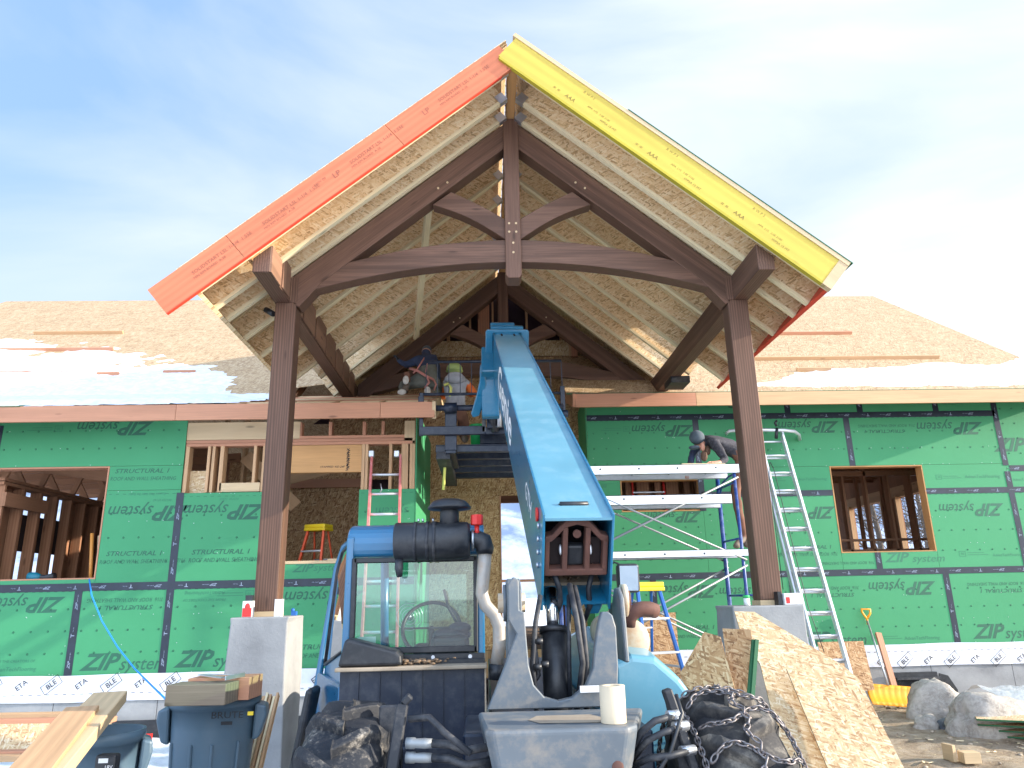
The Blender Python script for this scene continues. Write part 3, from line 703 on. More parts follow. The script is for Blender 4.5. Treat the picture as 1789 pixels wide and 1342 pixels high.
# ---- interior seen through the right window
def inner(p0, p1, w=.04, h=.14, name='interior_stud', m='inner', up=(0, 0, 1)):
    g = MB(); g.beam(p0, p1, w, h, up); return g.build(name, M[m], HO)
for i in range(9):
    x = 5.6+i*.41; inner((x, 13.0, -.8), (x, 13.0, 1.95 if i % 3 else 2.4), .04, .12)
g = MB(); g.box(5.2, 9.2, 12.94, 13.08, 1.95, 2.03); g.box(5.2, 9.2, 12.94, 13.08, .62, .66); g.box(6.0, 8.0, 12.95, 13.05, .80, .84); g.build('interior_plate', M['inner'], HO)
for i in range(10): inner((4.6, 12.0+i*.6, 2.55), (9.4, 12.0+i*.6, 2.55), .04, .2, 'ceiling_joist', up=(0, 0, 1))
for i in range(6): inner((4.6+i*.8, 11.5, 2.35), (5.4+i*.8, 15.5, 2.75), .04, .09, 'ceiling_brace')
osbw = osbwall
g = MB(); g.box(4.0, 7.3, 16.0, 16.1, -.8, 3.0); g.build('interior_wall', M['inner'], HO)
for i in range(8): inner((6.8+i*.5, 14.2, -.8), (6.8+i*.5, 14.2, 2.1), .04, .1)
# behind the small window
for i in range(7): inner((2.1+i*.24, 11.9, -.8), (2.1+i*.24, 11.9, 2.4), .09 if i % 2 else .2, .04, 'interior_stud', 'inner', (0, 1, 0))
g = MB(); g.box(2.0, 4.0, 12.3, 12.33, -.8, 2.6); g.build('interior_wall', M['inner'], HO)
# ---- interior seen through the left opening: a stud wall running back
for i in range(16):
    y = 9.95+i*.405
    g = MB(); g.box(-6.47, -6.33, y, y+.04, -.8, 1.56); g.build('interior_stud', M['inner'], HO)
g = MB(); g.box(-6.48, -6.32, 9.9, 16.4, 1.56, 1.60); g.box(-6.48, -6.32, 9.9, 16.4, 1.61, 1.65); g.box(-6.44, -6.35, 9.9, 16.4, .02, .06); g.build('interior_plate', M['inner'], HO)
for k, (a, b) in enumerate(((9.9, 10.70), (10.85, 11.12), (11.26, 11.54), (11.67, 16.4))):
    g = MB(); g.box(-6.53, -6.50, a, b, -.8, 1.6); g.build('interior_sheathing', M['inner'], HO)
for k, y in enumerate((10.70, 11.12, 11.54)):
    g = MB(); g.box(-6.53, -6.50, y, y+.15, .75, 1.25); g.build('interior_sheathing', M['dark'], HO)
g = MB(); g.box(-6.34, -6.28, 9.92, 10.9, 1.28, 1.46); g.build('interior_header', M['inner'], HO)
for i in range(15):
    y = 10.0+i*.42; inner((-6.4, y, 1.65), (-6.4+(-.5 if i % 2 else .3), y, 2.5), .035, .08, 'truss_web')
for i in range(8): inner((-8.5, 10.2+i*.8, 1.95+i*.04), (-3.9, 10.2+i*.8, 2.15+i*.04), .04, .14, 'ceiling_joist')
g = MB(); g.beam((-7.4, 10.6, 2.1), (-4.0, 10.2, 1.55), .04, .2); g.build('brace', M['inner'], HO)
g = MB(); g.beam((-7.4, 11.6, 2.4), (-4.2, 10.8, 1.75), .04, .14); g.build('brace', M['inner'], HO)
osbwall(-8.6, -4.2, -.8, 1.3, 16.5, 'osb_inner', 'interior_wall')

# outer side and back walls
g = MB(); g.prism([(YR, 3.0), (21.4, 3.0), (16.2, 6.75)], 9.40, 9.42, Matrix(((0, 1, 0, 0), (1, 0, 0, 0), (0, 0, 1, 0), (0, 0, 0, 1)))); g.build('end_wall', M['green'], HO)
for y0, y1, z0, z1 in ((YR, 13.9, SILL, 3.0), (13.9, 14.5, SILL, .4), (13.9, 14.5, 1.75, 3.0), (14.5, 15.0, SILL, 3.0), (15.0, 16.4, SILL, .5), (15.0, 16.4, 1.95, 3.0), (16.4, 17.0, SILL, 3.0), (17.0, 18.6, SILL, .4), (17.0, 18.6, 1.95, 3.0), (18.6, 21.5, SILL, 3.0)):
    g = MB(); g.box(9.38, 9.42, y0, y1, z0, z1); g.build('end_wall', M['inner'], HO)
for y in (13.95, 14.48, 15.0, 16.38, 17.0, 18.58):
    g = MB(); g.box(9.26, 9.375, y-.03, y+.03, .3, 2.0); g.build('opening_stud', M['lumber'], HO)
g = MB(); g.box(9.30, 9.375, 13.5, 19.0, 1.96, 2.2); g.build('interior_header', M['lumber'], HO)
for x0, x1, z0, z1 in ((-11, -7.6, SILL, 3), (-7.6, -6.9, 1.5, 3), (-7.6, -6.9, SILL, 0), (-6.9, .1, SILL, 3), (.1, 1.9, 2.6, 3), (1.9, 7.4, SILL, 3), (7.4, 13.2, 2.4, 3), (7.4, 9.42, SILL, -.5)):
    if x1 > 9.42: x1 = 9.42
    g = MB(); g.box(x0, x1, 21.4, 21.5, z0, z1); g.build('back_wall', M['inner'], HO)

# ---- main roof
def dz(y): return 2.95+.7*(y-10.7)
def deck(poly, zf, name='roof_deck', m='osb_roof', th=.018):
    g = MB(); n = len(poly)
    vs = [(x, y, zf(y)) for x, y in poly]+[(x, y, zf(y)-th) for x, y in poly]
    gcs = [(x, y*1.25, 0) for x, y in poly]*2
    fs = [tuple(range(n))[::-1], tuple(range(n, 2*n))]+[(i, (i+1) % n, (i+1) % n+n, i+n) for i in range(n)]
    g.add(vs, fs, g=gcs); return g.build(name, M[m], HO)
YRI = 16.2
def decks(x0, x1, y0, y1, zf):
    st = 1.0; y = y0; k = 0
    while y < y1-.02:
        ye = min(y1, y+st); x = x0-(1.2 if k % 2 else 0)
        while x < x1-.01:
            a = max(x, x0); b = min(x+2.44, x1)
            if b-a > .03: deck([(a+.002, y+.002), (b-.002, y+.002), (b-.002, ye-.001), (a+.002, ye-.001)], zf)
            x += 2.44
        y = ye; k += 1
deck([(1.25, 10.66), (9.45, 10.66), (9.45, YRI), (1.25, YRI)], dz)
deck([(-11.0, 10.54), (-4.4, 10.54), (-4.4, 10.75), (-2.95, 10.75), (-2.95, 11.0), (-.62, 11.75), (-.62, 12.25), (-.62, YRI), (-11.0, YRI)], dz)
deck([(-.62, 13.0), (1.25, 13.0), (1.25, YRI), (-.62, YRI)], dz)
deck([(-11, YRI), (9.45, YRI), (9.45, 21.9), (-11, 21.9)], lambda y: dz(YRI)-.7*(y-YRI))
lz = lambda y: 2.43+.32*(y-9.15)
deck([(-11, 9.12), (-5.8, 9.12), (-5.0, 9.45), (-3.9, 9.8), (-3.0, 10.35), (-3.0, 10.54), (-11, 10.54)], lz)
g = MB(); g.beam((-11, 9.12, 2.408), (-5.8, 9.12, 2.408), .01, .008); g.beam((-5.8, 9.12, 2.415), (-3.0, 10.35, 2.755), .012, .02); g.build('deck_edge', M['green_edge'], HO)
g = MB(); g.box(1.25, 9.45, 10.65, 10.659, 2.905, 2.922); g.build('deck_edge', M['green_edge'], HO)
# overframe of the left wing
for i, (x0, x1) in enumerate(((-8.5, -6.1), (-6.1, -3.865), (-3.865, -1.31), (-1.31, -.62))):
    g = MB(); g.box(x0+.002, x1-.002, 9.12, 9.16, 2.21, 2.412); g.build('fascia_board', M['fir'], HO, bevel=.002)
for i in range(12):
    x = -6.2+i*.61
    if x > -.7: break
    g = MB(); g.beam((x, 9.16, lz(9.16)-.10), (x, 9.75 if x > -3.2 else 10.6, lz(9.75 if x > -3.2 else 10.6)-.10), .04, .17); g.build('rafter_tail', M['lumber'], HO)
for k, y in enumerate((9.55, 9.95, 10.35, 10.75, 11.15, 11.55)):
    g = MB(); g.box(-2.9 if k > 1 else -3.4, -.66, y, y+.04, lz(y)-.14, lz(y)-.012); g.build('lookout', M['fir' if k % 2 else 'pale'], HO, bevel=.002)
    if k < 5:
        for i in range(3):
            x = -2.6+i*.8+(k % 2)*.35; g = MB(); g.box(x, x+.04, y+.04, y+.4, lz(y)-.13, lz(y)-.02); g.build('blocking', M['lumber'], HO)
g = MB(); g.beam((-.63, 9.12, lz(9.12)-.12), (-.63, 11.9, lz(11.9)-.12), .045, .22); g.build('rafter_tail', M['pale'], HO, bevel=.002)
for i in range(6):
    x = -4.3+i*.28; g = MB(); g.beam((x, 10.5, 2.60), (x, 11.8, 3.5), .035, .12); g.build('rafter', M['inner'], HO)
# right fascia and eave
for x0, x1, m in ((1.38, 3.21, 'fir'), (3.21, 9.45, 'lumber')):
    g = MB(); g.box(x0+.002, x1-.002, 10.62, 10.66, 2.70, 2.904); g.build('fascia_board', M[m], HO, bevel=.002)
g = MB(); g.beam((1.36, 10.62, 2.80), (1.36, 12.1, 2.80+.5), .04, .2); g.build('fascia_board', M['fir'], HO)
for i in range(13):
    x = 1.7+i*.61; g = MB(); g.box(x, x+.04, 10.66, YR-.02, 2.875, 2.90); g.build('lookout', M['inner'], HO)
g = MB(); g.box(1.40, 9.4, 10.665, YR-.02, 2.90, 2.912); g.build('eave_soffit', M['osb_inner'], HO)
# toe boards left lying on the deck
for (xa, xb, py, m) in ((60, 213, 583, 'lumber'), (-40, 195, 613, 'fir'), (-40, 140, 654, 'fir'), (170, 208, 655, 'fir'), (286, 341, 652, 'fir'), (1335, 1490, 584, 'fir'), (1318, 1646, 628, 'lumber'), (1392, 1452, 647, 'lumber')):
    a = atp(xa, py, (0, 10.7, 2.97), (0, -.7, 1)); b = atp(xb, py, (0, 10.7, 2.97), (0, -.7, 1)); b.y = a.y; b.z = a.z
    g = MB(); g.beam(a, b, .04, .09, (0, -.7, 1)); o = g.build('toe_board', M[m], HO)
# snow left on the deck
def roof_snow(name, x0, x1, y0, y1, fn, label, zf):
    nx = int((x1-x0)/.07); ny = int((y1-y0)/.05); H = {}
    for j in range(ny+1):
        for i in range(nx+1):
            x = x0+(x1-x0)*i/nx; y = y0+(y1-y0)*j/ny
            h = fn(x, y)+mnoise.noise(V((x*1.1, y*2.2, 3)))*.5+mnoise.noise(V((x*4, y*8, 3)))*.28+mnoise.noise(V((x*11, y*16, 3)))*.14
            H[i, j] = (x, y, h)
    idx = {}; vs = []; fs = []
    def vid(i, j):
        if (i, j) not in idx:
            x, y, h = H[i, j]; hh = max(-.01, min(.07, h*.10)); idx[i, j] = len(vs); vs.append((x, y, zf(y)+hh+.015*mnoise.noise(V((x*7, y*7, 1)))*(h > 0)))
        return idx[i, j]
    for j in range(ny):
        for i in range(nx):
            if max(H[i, j][2], H[i+1, j][2], H[i, j+1][2], H[i+1, j+1][2]) > 0: fs.append((vid(i, j), vid(i+1, j), vid(i+1, j+1), vid(i, j+1)))
    g = MB(); g.add(vs, fs, smooth=True); o = g.build(name, M['snow']); tag(o, label, None, None, 'stuff')
zl = lambda y: max(dz(y), lz(y)) if y < 10.54 else dz(y)
roof_snow('snow', -11, -3.0, 9.13, 13.4, lambda x, y: min((12.1-y)*.6+(-5.2-x)*.22, (y-9.16)*4, 1.4 if y < 10.5 else 1.0, (x+11)*9)-max(0, (x+5.9+(y-9.13)*-2.1)*.6 if y < 10.5 else (x+4.2)*1.5), 'thawing snow left on the roof of the left wing', zl)
roof_snow('snow', 3.8, 9.44, 10.72, 12.2, lambda x, y: min((11.15+.45*min(1, max(0, (x-4.4)/1.5))+.1*max(0, x-7)-y)*2.2, (y-10.8)*7)-max(0, (5.2-x)*.6), 'narrow strip of thawing snow left on the roof of the right wing', dz)

# ------------------------------------------------------------------ timber porch
PO = thing('timber_porch', (XC, 7.2, -.09), 'dark stained timber frame porch with arched trusses under a steep unfinished gable roof', 'porch')
Y1, Y2, Y0 = 7.1, 11.15, 6.26
def jz(x): return 5.15-.833*abs(x-XC)     # underside of the rafters
st = M['stain']
for s in (-1, 1):
    xo = XC+s*2.455; xi = XC+s*2.245
    g = MB(); g.box(min(xo, xi), max(xo, xi), Y1, Y1+.21, -.085, 2.95); p = g.build('post', st, PO, bevel=.006)
    a, b = XC+s*2.31, XC+s*2.235
    g = MB(); g.box(min(a, b), max(a, b), Y1-.004, Y1+.21, 2.952, 3.22); g.build('post_tenon', st, p)
    g = MB(); g.box(min(xo, xi)-.01, max(xo, xi)+.01, Y1-.01, Y1+.22, -.13, -.085); g.build('post_base', M['pale'], p)
    o_, i_ = XC+s*2.472, XC+s*2.31
    poly = [(i_, 2.95), (i_, jz(i_)-.003), (o_, jz(o_)-.003), (o_, 2.95)]
    if s > 0: poly = poly[::-1]
    g = MB(); g.prism(poly, 6.36, 11.35, perm=(1, 0, 2)); g.build('plate_beam', st, PO, bevel=.005)
def arc(xm, zc, rise, half, n=14, side=1):
    return [(xm+half*(2*i/n-1), zc-rise*((2*i/n-1)**2)) for i in range(n+1)]
def truss(Y, d=.19):
    T = D.objects.new('truss', None); C.objects.link(T); T.location = (XC, Y, 3.1); T.parent = PO; T.matrix_parent_inverse = pinv(PO)
    for s in (-1, 1):
        g = MB(); f = lambda x: XC+s*x
        poly = [(f(0), jz(XC)-.006), (f(2.30), jz(XC+2.30)-.006), (f(2.30), 2.95), (f(2.22), 2.90), (f(2.0), jz(XC+2.0)-.315), (f(0), jz(XC)-.315)]
        if s < 0: poly = poly[::-1]
        A = R(39.8)
        Mg = Matrix.Rotation(0, 4, 'X')
        vs = poly
        n = len(poly)
        g = MB(); vv = [(x, Y, z) for x, z in poly]+[(x, Y+d, z) for x, z in poly]
        gg = [((x-XC)*s*math.cos(A)-(z)*math.sin(A), y, (x-XC)*s*math.sin(A)+z*math.cos(A)) for x, y, z in vv]
        fs = [tuple(range(n)), tuple(range(2*n-1, n-1, -1))]+[(i, i+n, (i+1) % n+n, (i+1) % n) for i in range(n)]
        g.add(vv, fs, g=gg); g.build('principal_rafter', st, T, bevel=.005)
        # curved brace
        k = 8; top = []; bot = []
        for i in range(k+1):
            u = i/k; top.append((f(.075+u*(.66-.075)), 3.90+u*(4.235-3.90)+.015*math.sin(math.pi*u)))
            bot.append((f(.075+u*(.86-.075)), 3.66+u*(4.08-3.66)+.050*math.sin(math.pi*u)))
        poly = top+bot[::-1]
        if s > 0: poly = poly[::-1]
        g = MB(); g.prism(poly, Y+.015, Y+d-.02, perm=(0, 1, 2)); g.build('curved_brace', st, T, bevel=.004)
    up = arc(XC, 3.655, .36, 2.06, 18); lo = arc(XC, 3.395, .31, 2.10, 18)
    g = MB(); g.prism(up[::-1]+lo, Y+.008, Y+d-.01); g.build('arched_tie_beam', st, T, bevel=.005)
    g = MB(); g.prism([(XC-.083, 3.235), (XC-.06, 3.20), (XC+.06, 3.20), (XC+.083, 3.235), (XC+.083, 5.12), (XC, 5.15), (XC-.083, 5.12)], Y-.03, Y+d, perm=(2, 1, 0)); g.build('king_post', st, T, bevel=.005)
    for (x, z) in ((-.04, 3.83), (.035, 3.83), (-.04, 3.73), (.035, 3.73), (0, 3.60), (0, 3.49)):
        g = MB(); g.cyl((XC+x, Y-.036, z), (XC+x, Y-.02, z), .012, n=8); g.build('peg', M['pale'], T)
    for s in (-1, 1):
        for (x, z) in ((.70, 4.34), (.80, 4.27)):
            g = MB(); g.cyl((XC+s*x, Y-.008, z), (XC+s*x, Y+.01, z), .012, n=8); g.build('peg', M['pale'], T)
truss(Y1); truss(Y2)
g = MB(); g.box(XC-.045, XC+.045, Y0+.045, 14.0, 5.13, 5.44); g.build('ridge_beam', M['glulam'], PO, bevel=.003)
A = math.atan(.833); ca, sa = math.cos(A), math.sin(A)
JY = [6.31, 6.73, 7.06, 7.62, 8.22, 8.82, 9.42, 9.95, 10.45, 10.90]
for s in (-1, 1):
    for k, y in enumerate(JY):
        Mj = Matrix(((s*ca, 0, s*sa, XC+s*.045), (0, 1, 0, y), (-sa, 0, ca, jz(XC+.045)), (0, 0, 0, 1)))
        L = 3.72 if y < 9.7 else 3.33
        g = MB(); g.box(0, L, -.03, .03, 0, .034, M=Mj, perm=(0, 1, 2)); g.box(0, L, -.03, .03, .245, .279, M=Mj, perm=(0, 1, 2))
        g.box(0.005, L-.002, -.006, .006, .034, .245, M=Mj, mi=1, perm=(0, 2, 1)); g.build('rafter', [M['flange'], M['osb_soffit']], PO)
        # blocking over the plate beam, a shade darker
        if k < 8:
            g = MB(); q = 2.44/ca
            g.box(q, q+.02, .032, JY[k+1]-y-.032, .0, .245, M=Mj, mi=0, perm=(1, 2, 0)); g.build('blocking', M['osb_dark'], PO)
    for k, y in enumerate(JY[:10]):
        g = MB(); xx = XC+s*.05
        g.box(min(xx, xx+s*.004), max(xx, xx+s*.004), y-.05, y+.05, 5.12, 5.34)
        for zz in (5.17, 5.26): g.cyl((xx, y-.045, zz), (xx+s*.012, y-.045, zz), .008, n=6)
        Mj = Matrix(((s*ca, 0, s*sa, XC+s*.045), (0, 1, 0, y), (-sa, 0, ca, jz(XC+.045)), (0, 0, 0, 1)))
        g.box(0, .10, -.034, .034, -.004, -.001, M=Mj); g.box(0, .10, -.0345, -.0312, -.004, .10, M=Mj); g.box(0, .10, .0312, .0345, -.004, .10, M=Mj)
        g.build('joist_hanger', M['steel'], PO)
    # sheathing sheets on top of the rafters
    rows = [0, 1.22, 2.44, 3.72]
    for r_ in range(3):
        for c_, (a, b) in enumerate(((0, 2.44), (2.44, 4.35)) if r_ % 2 == 0 else ((0, 1.22), (1.22, 3.66), (3.66, 4.35))):
            Mj = Matrix(((s*ca, 0, s*sa, XC+s*.045), (0, 1, 0, Y0+.045), (-sa, 0, ca, jz(XC+.045)), (0, 0, 0, 1)))
            e0 = -.225 if r_ == 0 else .002
            if r_ == 2 and a > 3.45: continue
            if r_ == 2: b = min(b, 3.5)
            g = MB(); g.box(rows[r_]+e0, rows[r_+1]-.002, a+.002, b-.002, .281, .295, M=Mj, perm=(0, 1, 2)); g.build('roof_sheathing', M['osb_soffit'], PO)
    Mj = Matrix(((s*ca, 0, s*sa, XC+s*.045), (0, 1, 0, Y0+.045), (-sa, 0, ca, jz(XC+.045)), (0, 0, 0, 1)))
    g = MB(); g.box(-.225, 3.2, 4.352, 7.2, .281, .295, M=Mj, perm=(0, 1, 2)); g.build('roof_sheathing', M['osb_soffit'], PO)
    # eave rim
    Mj = Matrix(((s*ca, 0, s*sa, XC+s*.045), (0, 1, 0, Y0+.045), (-sa, 0, ca, jz(XC+.045)), (0, 0, 0, 1)))
    g = MB(); g.box(3.722, 3.76, 0, 3.42, -.005, .30, M=Mj, perm=(1, 2, 0)); g.build('eave_rim', M['redpaint' if s > 0 else 'osb_soffit'], PO)
# rake boards
def rake(s, u0, u1, m, ya, yb, h0=-.005, h1=.29, name='rake_board', texts=()):
    Mj = Matrix(((s*ca, 0, s*sa, XC+s*.045), (0, 1, 0, 0), (-sa, 0, ca, jz(XC+.045)), (0, 0, 0, 1)))
    g = MB(); g.box(u0, u1, ya, yb, h0, h1, M=Mj, perm=(0, 2, 1)); p = g.build(name, M[m], PO)
    g = MB()
    for (body, u, h, size, rep) in texts:
        # text frame on the board's face: x along the board, reading left to right
        for k in range(rep):
            uu = u+k*1.02
            if uu > u1-.3: break
            if s > 0: Mt = Matrix(((ca, sa, 0, XC+.045+uu*ca+h*sa), (0, 0, -1, ya-.0015), (-sa, ca, 0, jz(XC+.045)-uu*sa+h*ca), (0, 0, 0, 1)))
            else: Mt = Matrix(((ca, -sa, 0, XC-.045-uu*ca-h*sa), (0, 0, -1, ya-.0015), (sa, ca, 0, jz(XC+.045)-uu*sa+h*ca), (0, 0, 0, 1)))
            put_text(g, body, Mt, size, .1)
    if g.v: g.build('board_print', M['rim_ink' if s < 0 else 'rim_ink_y'], p)
    return p
tx = [('SOLIDSTART LSL 1-1/4  1.55E', .45, .165, .052, 5), ('LP', .95, .15, .085, 5), ('NOV 09', 1.12, .185, .04, 5), ('MIN RIM BOARD  A-28', .62, .115, .035, 5)]
rake(-1, -.12, 1.35, 'orange', Y0, Y0+.04, texts=tx); rake(-1, 1.355, 3.22, 'orange', Y0, Y0+.04, texts=[(b, u+1.1, h, z, r) for b, u, h, z, r in tx]); rake(-1, 3.225, 4.07, 'orange', Y0, Y0+.04, texts=[(b, u+2.9, h, z, r) for b, u, h, z, r in tx])
g = MB(); Mj = Matrix(((-ca, 0, -sa, XC-.045), (0, 1, 0, 0), (-sa, 0, ca, jz(XC+.045)), (0, 0, 0, 1)))
g.box(.1, 4.07, Y0+.001, Y0+.039, -.012, -.0055, M=Mj); g.build('board_edge', M['redpaint'], PO)
rake(-1, -.22, 3.76, 'osb_soffit', Y0+.005, Y0+.05, .291, .300, 'deck_overhang')
yx = [('R W P S', .75, .21, .040, 4), ('WPSA 15 MT', .95, .05, .035, 4), ('\u2302\u2302\u2302', .60, .06, .075, 4), ('APA  1.75 LVL  2.0E 3100', 1.22, .10, .032, 4)]
yx = [('R W P S', .75, .21, .040, 4), ('WPSA 15 MT', 1.10, .05, .035, 4), ('AAA', .62, .06, .060, 4), ('APA  LVL  2.0E 3100', .95, .10, .032, 4), ('= =', .45, .06, .06, 4)]
rake(1, -.24, 3.66, 'yellow', Y0-.03, Y0+.02, -.005, .275, texts=yx)
g = MB(); Mj = Matrix(((ca, 0, sa, XC+.045), (0, 1, 0, 0), (-sa, 0, ca, jz(XC+.045)), (0, 0, 0, 1)))
g.box(-.22, 3.70, Y0-.031, Y0+.021, -.030, -.0055, M=Mj); g.build('board_edge', paint('ochre_board_edge', (.42, .33, .02), .6, .1), PO)
rake(1, -.28, 3.76, 'pale', Y0-.04, Y0+.045, .2755, .318, 'deck_overhang')
g = MB(); g.box(1.15, 3.78, Y0-.045, Y0+1, .319, .327, M=Mj); g.build('underlay_edge', M['green_edge'], PO)
g = MB(); g.box(3.661, 3.76, Y0-.035, Y0+.04, -.03, .275, M=Mj); g.build('rake_end_block', M['pale'], PO)
for u, n in ((1.2, 2), (3.33, 1)):
    Mj2 = Matrix(((-ca, 0, -sa, XC-.045), (0, 1, 0, 0), (-sa, 0, ca, jz(XC+.045)), (0, 0, 0, 1)))
    for k in range(n):
        g = MB(); g.box(u-k*.16, u-k*.16+.04, Y0+.2, Y0+.9, .30, .40, M=Mj2); g.build('roof_cleat', M['old'], PO)
g = MB(); g.beam(at(750, 350, 7.26), at(727, 590, 10.7), .09, .035, (.64, 0, -.77)); g.build('temporary_brace', M['flange'], PO)
for k in range(len(JY)-1):  # thin paler boards added so the left beam's inner face looks lit
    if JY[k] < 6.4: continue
    g = MB(); g.box(-1.974, -1.962, JY[k]+.035, JY[k+1]-.03, 2.97, 3.30); g.build('lit_beam_face', M['lit_face'], PO, bevel=.002)
g = MB(); g.box(-1.974, -1.962, 6.37, 6.70, 2.955, 3.22); g.build('lit_beam_face', M['lit_face'], PO)
g = MB(); g.box(2.66, 2.93, 9.9, 10.3, 2.86, 2.955); g.build('beam_saddle', M['black'], PO)
g = MB(); g.tube([at(464, 541, 7.25), at(478, 549, 7.2)], .03, 8); g.build('strap_clamp', M['black'], PO)

# concrete piers
def pier(x0, x1, y0, y1, z1, label, seed):
    rnd = random.Random(seed); n = 10; vs = []; fs = []
    rows = [GZ-.2, -1.1, -.6, z1-.05, z1]
    for j, z in enumerate(rows):
        for (a, b) in ((x0, y0), (x1, y0), (x1, y1), (x0, y1)):
            vs.append((a+rnd.uniform(-.008, .008)*(j < 4)*2, b, z))
    for j in range(4):
        for k in range(4): fs.append((j*4+k, j*4+(k+1) % 4, (j+1)*4+(k+1) % 4, (j+1)*4+k))
    fs.append((16, 17, 18, 19)); g = MB(); g.add(vs, fs)
    o = g.build('concrete_pier', M['concrete'], bevel=.012, seg=2); tag(o, label, 'concrete pier', 'concrete piers under the porch posts')
pier(-2.26, -1.735, 6.9, 7.43, -.13, 'tall concrete pier under the left porch post, beside the grey bin', 1)
pier(2.24, 2.90, 6.9, 7.45, -.13, 'wide concrete pier under the right porch post, behind the leaning board', 2)
# ------------------------------------------------------------------ telehandler
TE = thing('telehandler', (.35, 4.6, GZ), 'blue telehandler seen from behind with its long boom raised towards the porch roof', 'telehandler')
# counterweight box at the rear
def loft(secs, mi=0, name=None):
    g = MB(); n = len(secs[0]); vs = [p for s in secs for p in s]; fs = []
    for i in range(len(secs)-1):
        for k in range(n): fs.append((i*n+k, i*n+(k+1) % n, (i+1)*n+(k+1) % n, (i+1)*n+k))
    fs.append(tuple(range(n))[::-1]); fs.append(tuple(range((len(secs)-1)*n, len(secs)*n)))
    g.add(vs, fs, mi=mi); return g
top = [(-.035, 3.36), (-.005, 2.93), (.02, 2.90), (.515, 2.90), (.555, 2.95), (.66, 3.36)]
mid = [(.045, 3.36), (.06, 2.97), (.08, 2.94), (.455, 2.94), (.49, 2.98), (.58, 3.36)]
low = [(.14, 3.36), (.16, 3.02), (.17, 3.0), (.42, 3.0), (.44, 3.02), (.48, 3.36)]
g = loft([[(x, y, -1.15) for x, y in low], [(x, y, -.80) for x, y in mid], [(x, y, -.485) for x, y in top], [(x, y, -.465) for x, y in top]])
cw = g.build('counterweight', M['grey'], TE, bevel=.012, seg=2)
g = MB(); ovr = [( .16, 3.10), (.20, 3.02), (.42, 3.00), (.47, 3.06), (.42, 3.20), (.20, 3.20)]
g.add([(x, y, -.4625) for x, y in ovr], [tuple(range(6))]); g.build('dust_patch', M['dust'], cw)
g = MB(); g.ball((.47, 2.915, -.60), .022, (1, .25, 1.3)); g.build('rust_spot', M['rust'], cw)
# riser frame with a U shaped opening
U = [(.545, -.075), (.515, -.075), (.50, -.12), (.478, -.22), (.465, -.31), (.43, -.38), (.37, -.425), (.31, -.437), (.25, -.42), (.205, -.37), (.185, -.29), (.178, -.18), (.172, -.07), (.150, -.06), (.150, .07), (.125, .085), (.10, .05), (.10, -.10), (.135, -.16), (.085, -.28), (.003, -.465), (.56, -.465), (.575, -.30), (.575, -.14), (.562, -.09)]
g = MB(); g.prism(U[::-1], 3.40, 3.46); rf = g.build('riser_frame', M['grey'], TE, bevel=.005)
for x0, x1 in ((.10, .165), (.632, .652)):
    g = MB(); g.prism(([(3.46, -.46), (3.46, .03), (3.60, .08), (3.76, .08), (3.86, .0), (4.0, -.46)] if x0 < .3 else [(3.54, -.30), (3.58, -.02), (3.64, .03), (3.74, .03), (3.82, -.04), (3.86, -.30)]), x0, x1, Matrix(((0, 1, 0, 0), (1, 0, 0, 0), (0, 0, 1, 0), (0, 0, 0, 1)))); g.build('pivot_plate', M['grey'], TE, bevel=.006)
g = MB(); g.cyl((.655, 3.68, -.03), (.68, 3.68, -.03), .075, n=28); g.build('pivot_flange', M['cream'], TE)
g = MB(); g.cyl((.06, 3.68, -.03), (.19, 3.68, -.03), .045, n=20); g.build('pivot_pin', M['cream'], TE)
g = MB(); g.cyl((.085, 3.68, -.03), (.10, 3.68, -.03), .085, n=28); g.build('pivot_flange', M['grey'], TE)
g = MB(); g.cyl((.68, 3.68, -.03), (.695, 3.68, -.03), .045, n=20); g.build('pin_cap', M['rust'], TE)
g = MB(); g.box(.40, .49, 3.36, 3.38, -.40, -.375); g.build('name_tag', M['white'], TE)
# chassis
g = MB(); g.box(.02, .62, 3.5, 8.2, -1.15, -.62); g.box(-.1, .7, 3.36, 3.9, -1.15, -.55); g.box(-.75, 1.2, 3.2, 3.5, -1.12, -.95); g.build('chassis', M['darkblue'], TE, bevel=.01)
# lift cylinder and hoses
g = MB(); g.cyl((.325, 3.62, -.55), (.325, 3.72, -.17), .062, n=22); g.cyl((.325, 3.718, -.175), (.325, 3.725, -.15), .068, n=22); c_ = g.build('lift_cylinder', M['black'], TE)
g = MB(); g.cyl((.325, 3.722, -.155), (.325, 3.80, .03), .03, n=16); g.build('cylinder_rod', M['chrome'], c_)
for pts, r in (([(.225, 3.58, -.5), (.21, 3.56, -.3), (.23, 3.56, -.12), (.26, 3.62, .0)], .012), ([(.41, 3.6, -.5), (.44, 3.56, -.3), (.42, 3.56, -.1), (.405, 3.66, .05)], .014), ([(.455, 3.6, -.5), (.46, 3.58, -.3), (.45, 3.58, -.12), (.43, 3.68, .04)], .014), ([(.38, 3.62, -.5), (.385, 3.6, -.2), (.40, 3.66, .0)], .011), ([(.20, 3.6, -.4), (.24, 3.62, -.35), (.22, 3.58, -.2)], .013)):
    g = MB(); g.tube(pts, r, 8); g.build('hose', M['blackhose'], TE)
for (x, y, z) in ((.215, 3.55, -.31), (.25, 3.57, -.30), (.225, 3.56, -.20)):
    g = MB(); g.cyl((x, y, z), (x+.035, y, z), .014, n=8); g.build('hose_fitting', M['black'], TE)
